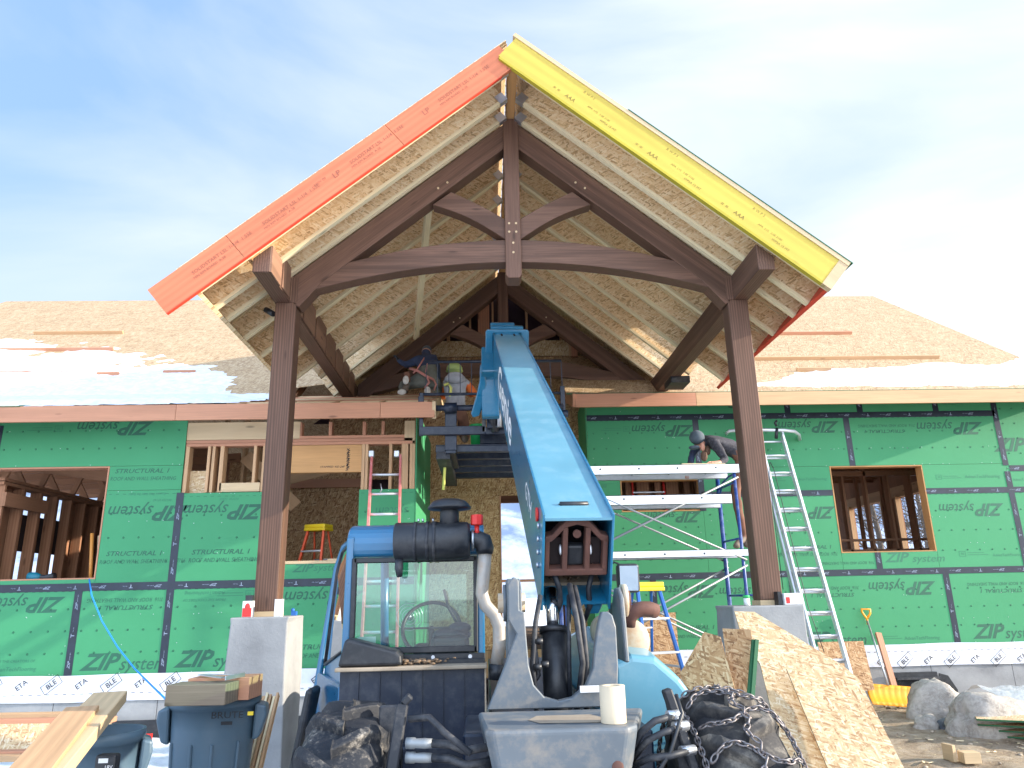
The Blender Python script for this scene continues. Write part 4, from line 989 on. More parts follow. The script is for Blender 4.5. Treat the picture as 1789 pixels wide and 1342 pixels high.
# boom: frame running up and away
B0 = V((.446, 3.50, .355)); B1 = V((.30, 8.45, 3.08)); bd = (B1-B0); BL = bd.length
Mb = frame(B0, B1)                      # x along the boom, z up, top plate at z = 0; y points to the left
hw, hh = .172, .485
boom = MB()
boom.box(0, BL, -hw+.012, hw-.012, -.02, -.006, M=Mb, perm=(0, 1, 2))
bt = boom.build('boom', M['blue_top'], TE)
for s in (-1, 1):
    g = MB(); y0, y1 = (hw-.012, hw) if s > 0 else (-hw, -hw+.012)
    g.box(0, BL, y0, y1, -hh, .012, M=Mb); g.build('boom_side_plate', M['blue'], bt, bevel=.002)
g = MB(); g.box(.05, BL, -hw+.012, hw-.012, -hh, -hh+.014, M=Mb); g.build('boom_bottom_plate', M['blue'], bt)
g = MB(); g.box(.16, .175, -.075, .075, -.004, -.0035, M=Mb); g.tube([Mb @ V((.165, -.07, -.003)), Mb @ V((.165, .07, -.003))], .013, 8); g.build('slot', M['black'], bt)
for y in (-.08, .07):
    g = MB(); g.ball(Mb @ V((BL-.12, y, -.003)), .012); g.build('grease_plug', M['dark'], bt)
    g = MB(); g.ball(Mb @ V((BL-.04, y, -.003)), .012); g.build('grease_plug', M['dark'], bt)
# inner boom dark tube and the rusty end casting
g = MB(); g.box(.35, .5, -.14, .14, -.46, -.04, M=Mb); g.build('inner_boom_end', M['dark'], bt)
def cast_pts():
    o = [(-.155, -.30), (.155, -.30), (.155, -.13), (.12, -.12), (.09, -.085), (.06, -.05), (0, -.032), (-.06, -.05), (-.09, -.085), (-.12, -.12), (-.155, -.13)]
    return o
Mc = Mb @ Matrix(((0, 1, 0, .07), (-1, 0, 0, 0), (0, 0, 1, 0), (0, 0, 0, 1)))   # local x across, local y into the boom
g = MB()
# frame of the casting: bars round three openings
for (a, b, c, d) in ((-.155, -.13, -.30, -.13), (.13, .155, -.30, -.13), (-.068, -.042, -.30, -.075), (.042, .068, -.30, -.075), (-.155, .155, -.325, -.29)):
    g.box(a, b, -.03, .03, c, d, M=Mc)
arcp = [(-.155, -.155), (-.12, -.145), (-.09, -.115), (-.055, -.075), (0, -.06), (.055, -.075), (.09, -.115), (.12, -.145), (.155, -.155), (.155, -.12), (.12, -.11), (.095, -.08), (.055, -.038), (0, -.024), (-.055, -.038), (-.095, -.08), (-.12, -.11), (-.155, -.12)]
g.prism(arcp, -.03, .03, M=Mc); cs = g.build('end_casting', M['rust'], bt, bevel=.006, seg=2)
g = MB(); g.cyl(Mc @ V((0, -.035, -.105)), Mc @ V((0, -.02, -.105)), .02, n=14); g.build('bolt_head', M['rust'], cs)
g = MB(); g.box(-.041, .041, .0, .05, -.285, -.18, M=Mc); g.build('rubber_block', M['black'], cs, bevel=.012, seg=2)
for x in (-.098, .098):
    g = MB(); g.box(x-.03, x+.03, .03, .05, -.29, -.15, M=Mc); g.build('dark_pocket', M['dark'], cs)
    g = MB(); g.ball(Mc @ V((x*.75, .0, -.20)), .018, (.5, .5, 1.5)); g.build('pin_end', M['steel'], cs)
g = MB()
for pts in ([Mc @ V((-.10, .0, -.33)), Mc @ V((-.075, -.01, -.40)), Mc @ V((-.07, -.02, -.47)), Mc @ V((-.09, .0, -.56))], [Mc @ V((.10, .05, -.33)), Mc @ V((.075, .02, -.42)), Mc @ V((.08, -.01, -.5)), Mc @ V((.06, .02, -.6))]):
    g = MB(); g.tube(pts, .014, 8); g.build('hose', M['blackhose'], bt)
g = MB(); g.box(-.158, .158, .15, .40, -.475, -.455, M=Mc); g.build('lower_shelf', M['dust'], bt)
g = MB()
for k in range(46):
    rnd = random.Random(k); p = Mc @ V((rnd.uniform(-.09, .05), rnd.uniform(.16, .3), -.45+rnd.uniform(0, .02))); g.ball(p, .011, (1, 1, .6), 6, 4)
g.build('debris', M['litter'], bt)
for x in (-.10, .10):
    g = MB(); g.prism([(x-.055, -.475), (x+.055, -.475), (x+.03, -.55), (x-.03, -.55)][::-1], .0, .05, M=Mc); g.build('boom_lug', M['blue'], bt, bevel=.004)
g = MB(); g.prism([(-.06, -.475), (.06, -.475), (.0, -.56)][::-1], -.01, .02, M=Mc); g.build('boom_lug', M['blue'], bt, bevel=.004)
for i, zz in enumerate((-.10, -.17, -.24, -.31)):
    g = MB(); g.cyl(Mb @ V((.13, hw, zz)), Mb @ V((.13, hw+.012, zz)), .014, n=10); g.build('bolt', M['steel'], bt)
# collar at the top end
col = [(-.265, .035), (-.245, .055), (.245, .055), (.265, .035), (.265, -.50), (-.265, -.50)]
inn = [(-.185, .0), (.185, .0), (.185, -.46), (-.185, -.46)]
Mt = Mb @ Matrix(((0, 1, 0, BL-.03), (-1, 0, 0, 0), (0, 0, 1, 0), (0, 0, 0, 1)))
g = MB()
g.prism([(-.245, .055), (-.265, .03), (-.265, -.52), (-.175, -.52), (-.175, .013), (.175, .013), (.175, -.52), (.265, -.52), (.265, .03), (.245, .055)][::-1], -.0, .05, M=Mt)
g.build('boom_collar', M['blue'], bt, bevel=.01, seg=2)
g = MB(); g.box(-.15, .15, -.0, .5, -.42, .02, M=Mt); g.box(-.20, .20, .08, .16, -.10, .085, M=Mt); g.box(-.20, .10, .2, .24, -.10, .11, M=Mt); g.build('inner_boom', M['blue'], bt, bevel=.01)
# gooseneck going down to the carriage
Mz = Matrix.Translation((.12, 0, 0))
gp = [(8.55, 2.95), (8.9, 3.0), (9.1, 2.85), (9.05, 2.55), (9.0, 2.20), (8.92, 2.12), (8.82, 2.14), (8.78, 2.3), (8.72, 2.6), (8.45, 2.6)]
g = MB(); g.prism(gp, -.02, .20, Matrix(((0, 1, 0, 0), (1, 0, 0, 0), (0, 0, 1, 0), (0, 0, 0, 1)))); gn = g.build('gooseneck', M['blue'], bt, bevel=.02, seg=2)
g = MB(); g.prism([(-.265, -.50), (-.255, -.62), (-.275, -.78), (-.32, -.98), (-.34, -1.03), (-.42, -1.05), (-.44, -1.0), (-.38, -.80), (-.335, -.60), (-.33, -.40), (-.265, -.30)], -.0, .07, M=Mt); g.build('hose_guard', M['blue'], bt, bevel=.01)
# lettering down the left flank of the boom
g = MB(); Ml = Mb @ Matrix(((1, 0, 0, 3.0), (0, 0, 1, hw+.0015), (0, 1, 0, -.24), (0, 0, 0, 1)))
Ml = Mb @ Matrix(((-1, 0, 0, 3.3), (0, 0, 1, hw+.0015), (0, 1, 0, -.235), (0, 0, 0, 1)))
put_text(g, 'Genie', Ml, .46, .3, .02, 1.9); g.build('boom_lettering', M['white'], bt)
g = MB(); Ml = Mb @ Matrix(((-1, 0, 0, .75), (0, 0, 1, hw+.0015), (0, 1, 0, -.2), (0, 0, 0, 1))); put_text(g, 'GTH', Ml, .16, .3, .01, 1.2); g.build('boom_lettering', M['white'], bt)
g = MB(); g.cyl(Mb @ V((.20, hw+.001, -.07)), Mb @ V((.20, hw+.012, -.07)), .035, n=14); g.build('marker_disc', M['red'], bt)

# fork carriage with load backrest and forks
CY = 9.2
g = MB()
def rod(name, a, b, r, m='darkblue', n=8, par=TE): g = MB(); g.cyl(a, b, r, n=n); return g.build(name, M[m], par)
ca_ = D.objects.new('carriage', None); C.objects.link(ca_); ca_.location = (.1, CY, 2.2); ca_.parent = TE; ca_.matrix_parent_inverse = pinv(TE)
xl, xr = -.80, 1.03
for nm, z, r in (('backrest_rail', 2.97, .020), ('backrest_rail', 2.53, .020)):
    g = MB(); g.cyl((xl+.05 if z > 2.6 else xl, CY, z), (xr, CY, z), r, n=8); g.build(nm, M['darkblue'], ca_)
for i in range(13):
    x = xl+.06+i*(xr-xl-.06)/12
    if -.1 < x < .35: continue
    g = MB(); g.box(x-.005, x+.005, CY-.006, CY+.006, 2.53, 2.97); g.build('backrest_bar', M['darkblue'], ca_)
g = MB(); g.box(xl-.02, xl+.03, CY-.02, CY+.02, 1.98, 2.55); g.box(xl-.035, xl+.035, CY-.03, CY+.03, 2.28, 2.50); g.build('carriage_side_bar', M['darkblue'], ca_, bevel=.004)
g = MB(); g.box(xr-.03, xr+.03, CY-.02, CY+.02, 2.1, 2.62); g.cyl((xr-.02, CY, 2.25), (xr+.06, CY, 2.25), .05, n=12); g.build('carriage_side_bar', M['darkblue'], ca_, bevel=.004)
g = MB(); g.box(-.02, .03, CY-.03, CY+.02, 2.02, 2.62); g.build('carriage_side_bar', M['grey'], ca_, bevel=.004)
g = MB(); g.cyl((xl-.04, CY-.02, 2.34), (xr, CY-.02, 2.34), .038, n=14); g.cyl((-.50, CY-.02, 2.345), (-.34, CY-.02, 2.345), .065, n=18); g.build('fork_shaft', M['darkblue'], ca_)
g = MB(); g.box(xl-.02, .02, CY-.03, CY+.03, 1.99, 2.10); g.box(.02, xr, CY-.03, CY+.03, 1.99, 2.08); g.build('lower_crossbar', M['darkblue'], ca_, bevel=.006)
for x in (-.42, .62):
    g = MB(); g.box(x-.075, x+.075, CY+.03, CY+.08, 1.80, 2.30); g.box(x-.065, x+.065, CY+.03, CY+1.2, 1.76, 1.80); g.build('fork', M['darkblue'], ca_, bevel=.006)
g = MB(); g.box(.04, .26, CY-.12, CY+.02, 2.05, 2.35); g.build('tilt_bracket', M['darkblue'], ca_, bevel=.01)
g = MB(); g.cyl((.10, CY-.15, 2.25), (.15, CY-.05, 2.02), .05, n=12); g.build('tilt_cylinder', M['black'], ca_)
g = MB(); g.cyl((.20, CY-.14, 2.35), (.20, CY-.14, 2.05), .03, n=10); g.build('tilt_rod', M['steel'], ca_)

# cab
CB = D.objects.new('cab', None); C.objects.link(CB); CB.location = (-.4, 5, -.7); CB.parent = TE; CB.matrix_parent_inverse = pinv(TE)
x0, x1, yr, yf, zt, zb = -.82, -.005, 4.50, 5.75, .36, -.30
def cb(name, m, fn, bevel=.0, seg=1, par=None):
    g = MB(); fn(g); return g.build(name, M[m], par or CB, bevel=bevel, seg=seg)
xf = -1.06                              # front left corner is wider
# roof with a rounded rear edge
rp_ = [(4.50, .24), (4.485, .28), (4.482, .32), (4.49, .352), (4.505, .38), (4.53, .403), (4.565, .422), (4.61, .435), (4.68, .443), (5.6, .46), (5.78, .43), (5.8, .36), (4.62, .36), (4.60, .24)]
cb('cab_roof', 'bluecab', lambda g: g.prism(rp_[::-1], x0+.0, x1, Matrix(((0, 1, 0, 0), (1, 0, 0, 0), (0, 0, 1, 0), (0, 0, 0, 1)))), .02, 3)
cb('cab_post', 'bluecab', lambda g: g.beam((x0+.015, yr, -.60), (x0+.025, yr, .36), .045, .05, (0, 1, 0)), .012, 2)
cb('cab_post', 'bluecab', lambda g: g.beam((x1-.02, yr, -.40), (x1-.02, yr, .36), .04, .05, (0, 1, 0)), .012, 2)
cb('cab_post', 'bluecab', lambda g: g.tube([(-1.13, 5.25, -.95), (-1.16, 5.45, -.6), (-1.12, 5.5, -.2), (-1.07, 5.52, .22), (-1.02, 5.5, .37), (-.90, 5.3, .43), (-.80, 5.0, .43)], .024, 8))
cb('cab_post', 'bluecab', lambda g: g.beam((x1-.03, yf, -.5), (x1-.03, yf, .38), .05, .05, (0, 1, 0)), .01)
cb('door_sill', 'bluecab', lambda g: g.beam((-1.13, 5.4, -.62), (x0, yr+.03, -.62), .04, .30), .01)
cb('door_seal', 'black', lambda g: g.tube([(-1.10, 5.40, -.42), (-1.055, 5.46, .20), (-1.02, 5.44, .33), (-.90, 5.1, .37), (x0+.02, 4.62, .35), (x0-.005, 4.56, -.28), (-1.10, 5.40, -.42)], .012, 6))
def tri(g, pts): g.add(pts, [tuple(range(len(pts)))])
cb('side_glass', 'glass_side', lambda g: tri(g, [(-1.10, 5.40, -.42), (-1.055, 5.46, .20), (-1.02, 5.44, .33), (-.90, 5.1, .37), (x0+.02, 4.62, .35), (x0-.005, 4.56, -.28)]))
cb('lower_door', 'bluecab', lambda g: tri(g, [(-1.13, 5.40, -.90), (-1.10, 5.41, -.42), (x0-.005, 4.57, -.29), (x0, 4.56, -.6)]))
wf = [(x0+.05, x1-.045, .205, .235), (x0+.05, x1-.045, -.30, -.265), (x0+.04, x0+.07, -.30, .235), (x1-.065, x1-.04, -.30, .235)]
def frame_w(g):
    for a, b, c, d in wf: g.box(a, b, yr-.035, yr-.01, c, d)
cb('rear_window_frame', 'black', frame_w, .005)
cb('rear_window', 'glass', lambda g: tri(g, [(x0+.07, yr-.02, -.265), (x1-.065, yr-.02, -.265), (x1-.065, yr-.02, .205), (x0+.07, yr-.02, .205)]))
cb('window_sticker', 'white', lambda g: g.box(x0+.085, x0+.19, yr-.018, yr-.0175, -.255, -.205))
cb('front_window', 'glass', lambda g: tri(g, [(-1.05, 5.72, -.5), (x1-.06, 5.76, -.5), (x1-.06, 5.76, .36), (-1.0, 5.72, .36)]))
cb('front_frame', 'bluecab', lambda g: (g.box(-1.06, x1, 5.70, 5.78, -.60, -.50), g.tube([(-.72, 5.6, -.5), (-.74, 5.6, .36)], .03, 8)))
cb('right_inner_panel', 'bluecab', lambda g: g.box(x1-.035, x1-.02, yr+.03, yf, -.60, -.05), .005)
# inside
sw = MB(); sw.ring(Matrix.Translation((-.36, 5.15, -.19)) @ Matrix.Rotation(R(58), 4, 'X'), .19, .013, 28, 6); sw.cyl((-.36, 5.15, -.19), (-.36, 5.32, -.40), .02); sw.beam((-.54, 5.15, -.19), (-.18, 5.15, -.19), .02, .012); sw.build('steering_wheel', M['black'], CB)
fn = MB()
for r in (.03, .05, .07, .09): fn.ring(Matrix.Translation((-.52, 5.3, -.12)) @ Matrix.Rotation(R(90), 4, 'X'), r, .002, 24, 4)
fn.ball((-.52, 5.28, -.12), .022); fn.build('cab_fan', M['steel'], CB)
cb('seat', 'black', lambda g: (g.box(-.36, -.12, 4.75, 5.05, -.50, -.36), g.box(-.33, -.10, 4.68, 4.76, -.45, -.22)), .03, 3)
cb('seat_bag', 'darkblue', lambda g: (g.ball((-.21, 4.80, -.22), .10, (1.2, .8, .5)), g.ball((-.16, 4.78, -.18), .06, (1.2, .8, .6))))
cb('dashboard', 'black', lambda g: (g.box(-.95, -.06, 5.45, 5.70, -.62, -.38), g.box(-.50, -.25, 5.35, 5.5, -.5, -.30)), .03, 2)
cb('control_lever', 'black', lambda g: g.tube([(-.14, 4.9, -.4), (-.16, 4.92, -.2), (-.24, 4.98, -.06), (-.27, 5.02, .05)], .010, 6))
# rear shelf, cover, side panel
cb('rear_shelf', 'dust', lambda g: g.box(x0+.0, x1+.01, yr-.22, yr, -.375, -.355), .004)
cb('shelf_rail', 'black', lambda g: (g.box(x0+.09, x1, yr-.05, yr-.03, -.345, -.305), g.box(x0+.3, x1, yr-.09, yr-.05, -.36, -.33)), .004)
for x in (-.30, -.09): cb('bolt', 'steel', lambda g: g.cyl((x, yr-.052, -.322), (x, yr-.06, -.322), .011, n=10))
hp = [(x0+.01, -.352), (x0+.36, -.352), (x0+.355, -.30), (x0+.33, -.275), (x0+.07, -.205), (x0+.045, -.21)]
cb('rear_cover', 'black', lambda g: g.prism(hp, yr-.20, yr-.04), .018, 3)
cb('rear_panel', 'darkblue', lambda g: (g.box(x0+.02, x1, yr-.16, yr-.14, -1.05, -.376), [g.box(x0+.12+i*.115, x0+.125+i*.115, yr-.168, yr-.16, -1.05, -.38) for i in range(6)]), .0)
cb('panel_trim', 'cream', lambda g: g.box(x1-.004, x1+.004, yr-.17, yr-.15, -.62, -.376))
cb('lower_box', 'darkblue', lambda g: g.box(x0+.3, x1+.02, yr-.30, yr-.16, -1.1, -.74), .01)
cb('mudguard', 'black', lambda g: g.beam((-1.16, 5.0, -.98), (-1.08, 5.0, -.52), .05, .25, (0, 1, 0)), .03, 3)
rnd = random.Random(3); g = MB()
for i in range(150): g.ball((rnd.gauss(-.42, .10), yr-.1+rnd.uniform(-.05, .06), -.348+rnd.uniform(0, .02)), .008*rnd.uniform(.5, 1.6), (1.4, 1, .6), 6, 4)
g.build('leaf_litter', M['litter'], CB)
# air cleaner
yc, zc = 4.36, .318
AC = MB(); AC.tube([(-.52, yc, zc), (-.51, yc, zc), (-.20, yc, zc), (-.10, yc, zc), (-.085, yc, zc)], [.100, .108, .108, .104, .09], 28)
ac = AC.build('air_cleaner', M['black'], TE)
for x in (-.40, -.33, -.29):
    g = MB(); g.cyl((x-.009, yc, zc), (x+.009, yc, zc), .1125, n=28); g.build('clamp_band', M['blackhose'], ac)
for x in (-.385, -.36, -.30): g = MB(); g.cyl((x, yc, zc+.11), (x, yc, zc+.128), .007, n=8); g.build('clamp_bolt', M['steel'], ac)
g = MB(); g.lathe([(.058, .0), (.055, .12), (.05, .145)], Matrix.Translation((-.205, yc, zc+.05)), 20); g.build('intake_neck', M['black'], ac)
g = MB(); g.lathe([(.05, 0), (.052, .012)], Matrix.Translation((-.205, yc, zc+.165)), 20); g.build('neck_clamp', M['steel'], ac)
g = MB(); g.lathe([(.05, .0), (.125, .008), (.128, .02), (.118, .028), (.116, .035), (.095, .055), (.06, .066), (.0, .068)], Matrix.Translation((-.205, yc, zc+.172)), 32); g.build('intake_cap', M['black'], ac)
g = MB(); g.tube([(-.49, yc-.02, zc-.09), (-.49, yc-.03, zc-.15), (-.485, yc-.03, zc-.20)], [.022, .024, .015], 12); g.build('dust_valve', M['blackhose'], ac)
g = MB(); g.tube([(-.085, yc, zc), (-.05, yc, zc+.005), (-.01, yc, zc-.01), (.0, yc, zc-.05), (.0, yc, zc-.08)], [.05, .055, .056, .054, .045], 18); g.build('intake_elbow', M['black'], ac)
g = MB(); g.cyl((-.078, yc, zc), (-.062, yc, zc), .060, n=20); g.build('neck_clamp', M['steel'], ac)
g = MB(); g.tube([(.0, yc, zc-.075), (-.01, yc, .12), (-.02, yc, .02), (.0, yc, -.045), (.05, yc, -.10), (.075, yc, -.16), (.075, yc, -.26), (.06, yc, -.36)], [.04, .038, .036, .036, .036, .036, .036, .036], 16)
g.build('intake_pipe', M['exh'], TE)
g = MB(); g.cyl((.06, yc, -.36), (.055, yc, -.44), .045, n=14); g.build('pipe_elbow', M['black'], TE)
g = MB(); g.lathe([(.030, 0), (.036, .004), (.036, .055), (.032, .06)], Matrix.Translation((-.045, 4.33, .40)), 8, smooth=False); g.cyl((-.045, 4.33, .34), (-.045, 4.33, .40), .014); g.build('filler_cap', M['red'], TE)
# engine hood on the right side
hs = []
for y, dzz in ((3.95, 0), (4.15, .03), (5.6, .08), (6.9, -.05)):
    hs.append([(.64, y, -1.1), (.64, y, -.34+dzz), (.74, y, -.30+dzz), (.86, y, -.315+dzz), (.98, y, -.42+dzz), (1.17, y, -.68+dzz*.5), (1.19, y, -1.1)])
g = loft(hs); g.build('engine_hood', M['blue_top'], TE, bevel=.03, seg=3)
g = MB(); g.box(.62, 1.0, 3.86, 3.95, -1.1, -.86); g.build('rear_bumper_block', M['black'], TE, bevel=.01)
g = MB(); g.cyl((.86, 3.88, -.78), (.86, 3.84, -.74), .03, n=10); g.build('hitch_ball', M['cream'], TE)
g = MB(); g.tube([(.76, 4.9, -.22), (.76, 4.55, -.22), (.775, 4.2, -.245)], [.10, .13, .118], 24); g.ball((.775, 4.2, -.245), .117, (1, .35, 1), 24, 12); g.build('muffler', M['cream'], TE)
g = MB(); g.tube([(.745, 4.02, -.16), (.75, 4.01, -.125), (.765, 4.0, -.10), (.79, 4.0, -.085), (.82, 4.0, -.078), (.86, 4.01, -.08), (.895, 4.03, -.09)], [.036, .037, .038, .039, .040, .040, .038], 18); g.build('exhaust_outlet', M['rust'], TE)
g = MB(); g.box(.69, .705, 4.0, 4.3, -.24, -.05); g.box(.60, .86, 4.05, 4.07, -.052, -.044); g.build('muffler_bracket', M['blackhose'], TE)
# mirror
g = MB(); g.prism([(.805, .02), (.815, .005), (.925, .005), (.94, .02), (.94, .165), (.925, .178), (.82, .178), (.805, .165)], 4.60, 4.66); mi_ = g.build('mirror', M['black'], TE, bevel=.01, seg=2)
g = MB(); tri(g, [(.818, 4.597, .018), (.928, 4.597, .018), (.928, 4.585, .164), (.818, 4.585, .164)]); g.build('mirror_glass', M['mirror'], mi_)
g = MB(); g.cyl((.85, 4.64, .0), (.86, 4.64, -.30), .012); g.tube([(.87, 4.66, .16), (.80, 4.66, .19), (.74, 4.7, .15)], .006); g.build('mirror_arm', M['black'], TE)
# wheels
def make_wheel(cx, mud, chain):
    W = D.objects.new('wheel', None); C.objects.link(W); W.location = (cx, 3.4, -1.03); W.parent = TE; W.matrix_parent_inverse = pinv(TE)
    Mw = Matrix.Translation((cx, 3.4, -1.03)) @ Matrix.Rotation(R(90), 4, 'Y')
    g = MB(); g.lathe([(.30, -.15), (.42, -.165), (.52, -.158), (.565, -.12), (.578, -.05), (.578, .05), (.565, .12), (.52, .158), (.42, .165), (.30, .15)], Mw, 48)
    ty = g.build('tyre', M[mud], W)
    g = MB(); N = 16
    for k in range(N):
        for s in (-1, 1):
            a0 = 2*math.pi*(k+(.5 if s > 0 else 0))/N
            # lug: a bar running from the centre line slantwise over the shoulder
            pr = []; S = 7
            for q in range(S):
                u = -.012+.188*q/(S-1); f = max(0, (u-.10)/.076); r = .616-.014*f-.075*f*f; w = .036+.014*q/(S-1)
                for (dr, dw) in ((-.06, -1.35), (0, -1), (0, 1), (-.06, 1.35)):
                    a = a0-1.15*u-.5*u*f+dw*w; rr = r+dr; pr.append((rr*math.cos(a), rr*math.sin(a), s*u))
            fs = [(0, 1, 2, 3)] + [(i*4+j, i*4+(j+1) % 4, (i+1)*4+(j+1) % 4, (i+1)*4+j) for i in range(S-1) for j in range(4)]+[((S-1)*4+3, (S-1)*4+2, (S-1)*4+1, (S-1)*4)]
            g.add(pr, fs, Mw)
    g.build('tyre_tread', M[mud], ty, bevel=.006, seg=2)
    g = MB(); g.lathe([(.0, -.06), (.20, -.06), (.29, -.14), (.31, -.165), (.31, .165), (.29, .14), (.20, .06), (.0, .06)], Mw, 32, caps=False); g.build('rim', M['cream'], W)
    if chain:
        g = MB(); 
        def run(f, n):
            P = [f(i/n) for i in range(n+1)]
            for i in range(n):
                a, b = P[i], P[i+1]; m = (a+b)/2; X = (b-a).normalized(); c0 = Mw.translation; up = (m-c0).normalized()
                Y = up.cross(X).normalized(); Z = X.cross(Y)
                if i % 2: Y, Z = Z, -Y
                Mm = Matrix(((X.x, Y.x, Z.x, m.x), (X.y, Y.y, Z.y, m.y), (X.z, Y.z, Z.z, m.z), (0, 0, 0, 1)))
                g.ring(Mm, .0105, .0038, 10, 5, sx=1.9)
        def onw(a, u, r): return Mw @ V((r*math.cos(a), r*math.sin(a), u))
        for k in range(-4, 5):
            a0 = math.pi+k*.30+.15; z = 1 if k % 2 else -1
            run(lambda t: onw(a0+z*.07*math.sin(t*math.pi*2), -.172+.344*t, .626-.06*(2*t-1)**4), 13)
            run(lambda t: onw(a0+.30*t, .02*math.sin(t*9), .630), 6)
        for s in (-1, 1): run(lambda t: onw(math.pi-1.5+3.0*t, s*.185, .545), 60)
        g.build('tyre_chain', M['chain'], W)
    return W
make_wheel(-.57, 'tyre', False); make_wheel(1.01, 'tyre2', True)
for cx in (-.57, 1.03):
    g = MB(); Mw = Matrix.Translation((cx, 7.0, -1.03)) @ Matrix.Rotation(R(90), 4, 'Y'); g.lathe([(.30, -.17), (.42, -.185), (.56, -.15), (.60, 0), (.56, .15), (.42, .185), (.30, .17)], Mw, 40); w = g.build('wheel', M['tyre'], TE)
    g = MB(); g.lathe([(.0, -.06), (.20, -.06), (.31, -.165), (.31, .165), (.20, .06), (.0, .06)], Mw, 28, caps=False); g.build('rim', M['cream'], w)
# steering knuckles, hoses at the rear axle
g = MB(); g.beam((-.33, 3.15, -.40), (-.42, 3.1, -1.0), .045, .05, (0, 1, 0)); g.beam((-.33, 3.16, -.40), (-.30, 3.16, -.37), .03, .04, (0, 1, 0)); g.box(-.44, -.36, 3.28, 3.31, -.56, -.42); g.build('axle_bracket', M['blackhose'], TE, bevel=.006)
g = MB(); g.beam((.72, 3.15, -.37), (.90, 3.1, -1.0), .035, .06, (0, 1, 0)); g.beam((.745, 3.2, -.40), (.80, 3.2, -.75), .05, .015, (0, 1, 0)); g.build('axle_bracket', M['blackhose'], TE, bevel=.006)
for z, x0_ in ((-.535, -.31), (-.585, -.31), (-.645, -.31)):
    g = MB(); g.tube([(x0_+.10, 3.1, z), (x0_+.17, 3.08, z-.002), (-.08, 3.05, z-.02+(.02 if z < -.6 else 0)), (.0, 3.08, z-.015+(.05 if z < -.6 else .0)), (.06, 3.2, z)], .0155, 10); g.build('hydraulic_hose', M['blackhose'], TE)
    g = MB(); g.tube([(x0_-.0, 3.12, z), (x0_+.03, 3.115, z), (x0_+.035, 3.11, z), (x0_+.07, 3.105, z), (x0_+.10, 3.1, z)], [.021, .021, .017, .019, .017], 12); g.build('hose_coupling', M['dull' if z > -.6 else 'dust'], TE)
for pts in ([(.55, 3.1, -.60), (.58, 3.0, -.50), (.63, 2.98, -.46), (.74, 3.05, -.45)], [(.55, 3.1, -.62), (.60, 3.0, -.53), (.66, 2.98, -.50), (.76, 3.05, -.49)], [(.55, 3.1, -.64), (.60, 3.0, -.59), (.68, 2.98, -.58), (.78, 3.05, -.575)]):
    g = MB(); g.tube(pts, .013, 8); g.build('hydraulic_hose', M['blackhose'], TE)
    e = V(pts[-1]); g = MB(); g.cyl(e-V((.05, .02, 0)), e+V((.01, 0, 0)), .018, n=10); g.build('hose_coupling', M['steel'], TE)
g = MB(); g.tube([(.55, 3.05, -.63), (.62, 2.98, -.645), (.68, 2.98, -.57), (.74, 3.0, -.44), (.735, 3.05, -.38)], .008, 6); g.build('hydraulic_hose', M['black'], TE)
g = MB(); g.tube([(-.30, 3.12, -.45), (-.22, 3.08, -.44), (-.16, 3.05, -.49), (-.06, 3.02, -.56)], .013, 8); g.build('hydraulic_hose', M['blackhose'], TE)
# cardboard tube standing on the counterweight
g = MB(); g.lathe([(.048, 0), (.0485, .13), (.022, .13), (.020, .10), (.0, .10)], Matrix.Translation((.478, 3.0, -.464)), 32, caps=False)
tag(g.build('cardboard_tube', M['card']), 'cream cardboard roll standing upright on the grey machine counterweight', 'cardboard roll')

# work platform carried on the forks
WP = thing('work_platform', (-.1, 10.4, 1.8), 'dark steel slatted work platform resting on the forks under the porch roof', 'work platform')
for i, y in enumerate((9.35, 9.85, 10.4, 10.95, 11.5)):
    g = MB(); g.box(-.62, .70, y, y+.10, 1.80, 1.88); g.box(-.62, .70, y+.02, y+.22, 1.885, 1.90); g.build('platform_slat', M['darkblue'], WP, bevel=.004)
for i, y in enumerate((9.6, 10.1, 10.7)):
    g = MB(); g.box(-.60, .68, y, y+.14, 1.90, 1.925); g.build('deck_plank', M['old'], WP, bevel=.004)
for x in (-.52, .6):
    g = MB(); g.box(x-.09, x+.09, 9.3, 11.7, 1.70, 1.795); g.build('fork_pocket', M['blackhose'], WP, bevel=.006)
g = MB(); g.tube([(-.55, 9.95, 1.4), (-.52, 9.95, 1.93), (-.47, 9.95, 2.6), (-.45, 9.93, 2.82), (-.49, 9.92, 2.88), (-.55, 9.92, 2.86)], .02, 8); g.build('hooked_pole', M['yelcord'], WP)
g = MB(); g.box(-.05, .30, 9.5, 9.8, 1.93, 2.12); g.build('tool_box', M['darkblue'], WP, bevel=.01)
g = MB(); g.lathe([(.09, 0), (.11, .3), (.115, .31)], Matrix.Translation((-.08, 9.75, 1.93)), 16); tag(g.build('bucket', M['green_pl']), 'green plastic bucket on the raised work platform beside the worker in grey', 'bucket')
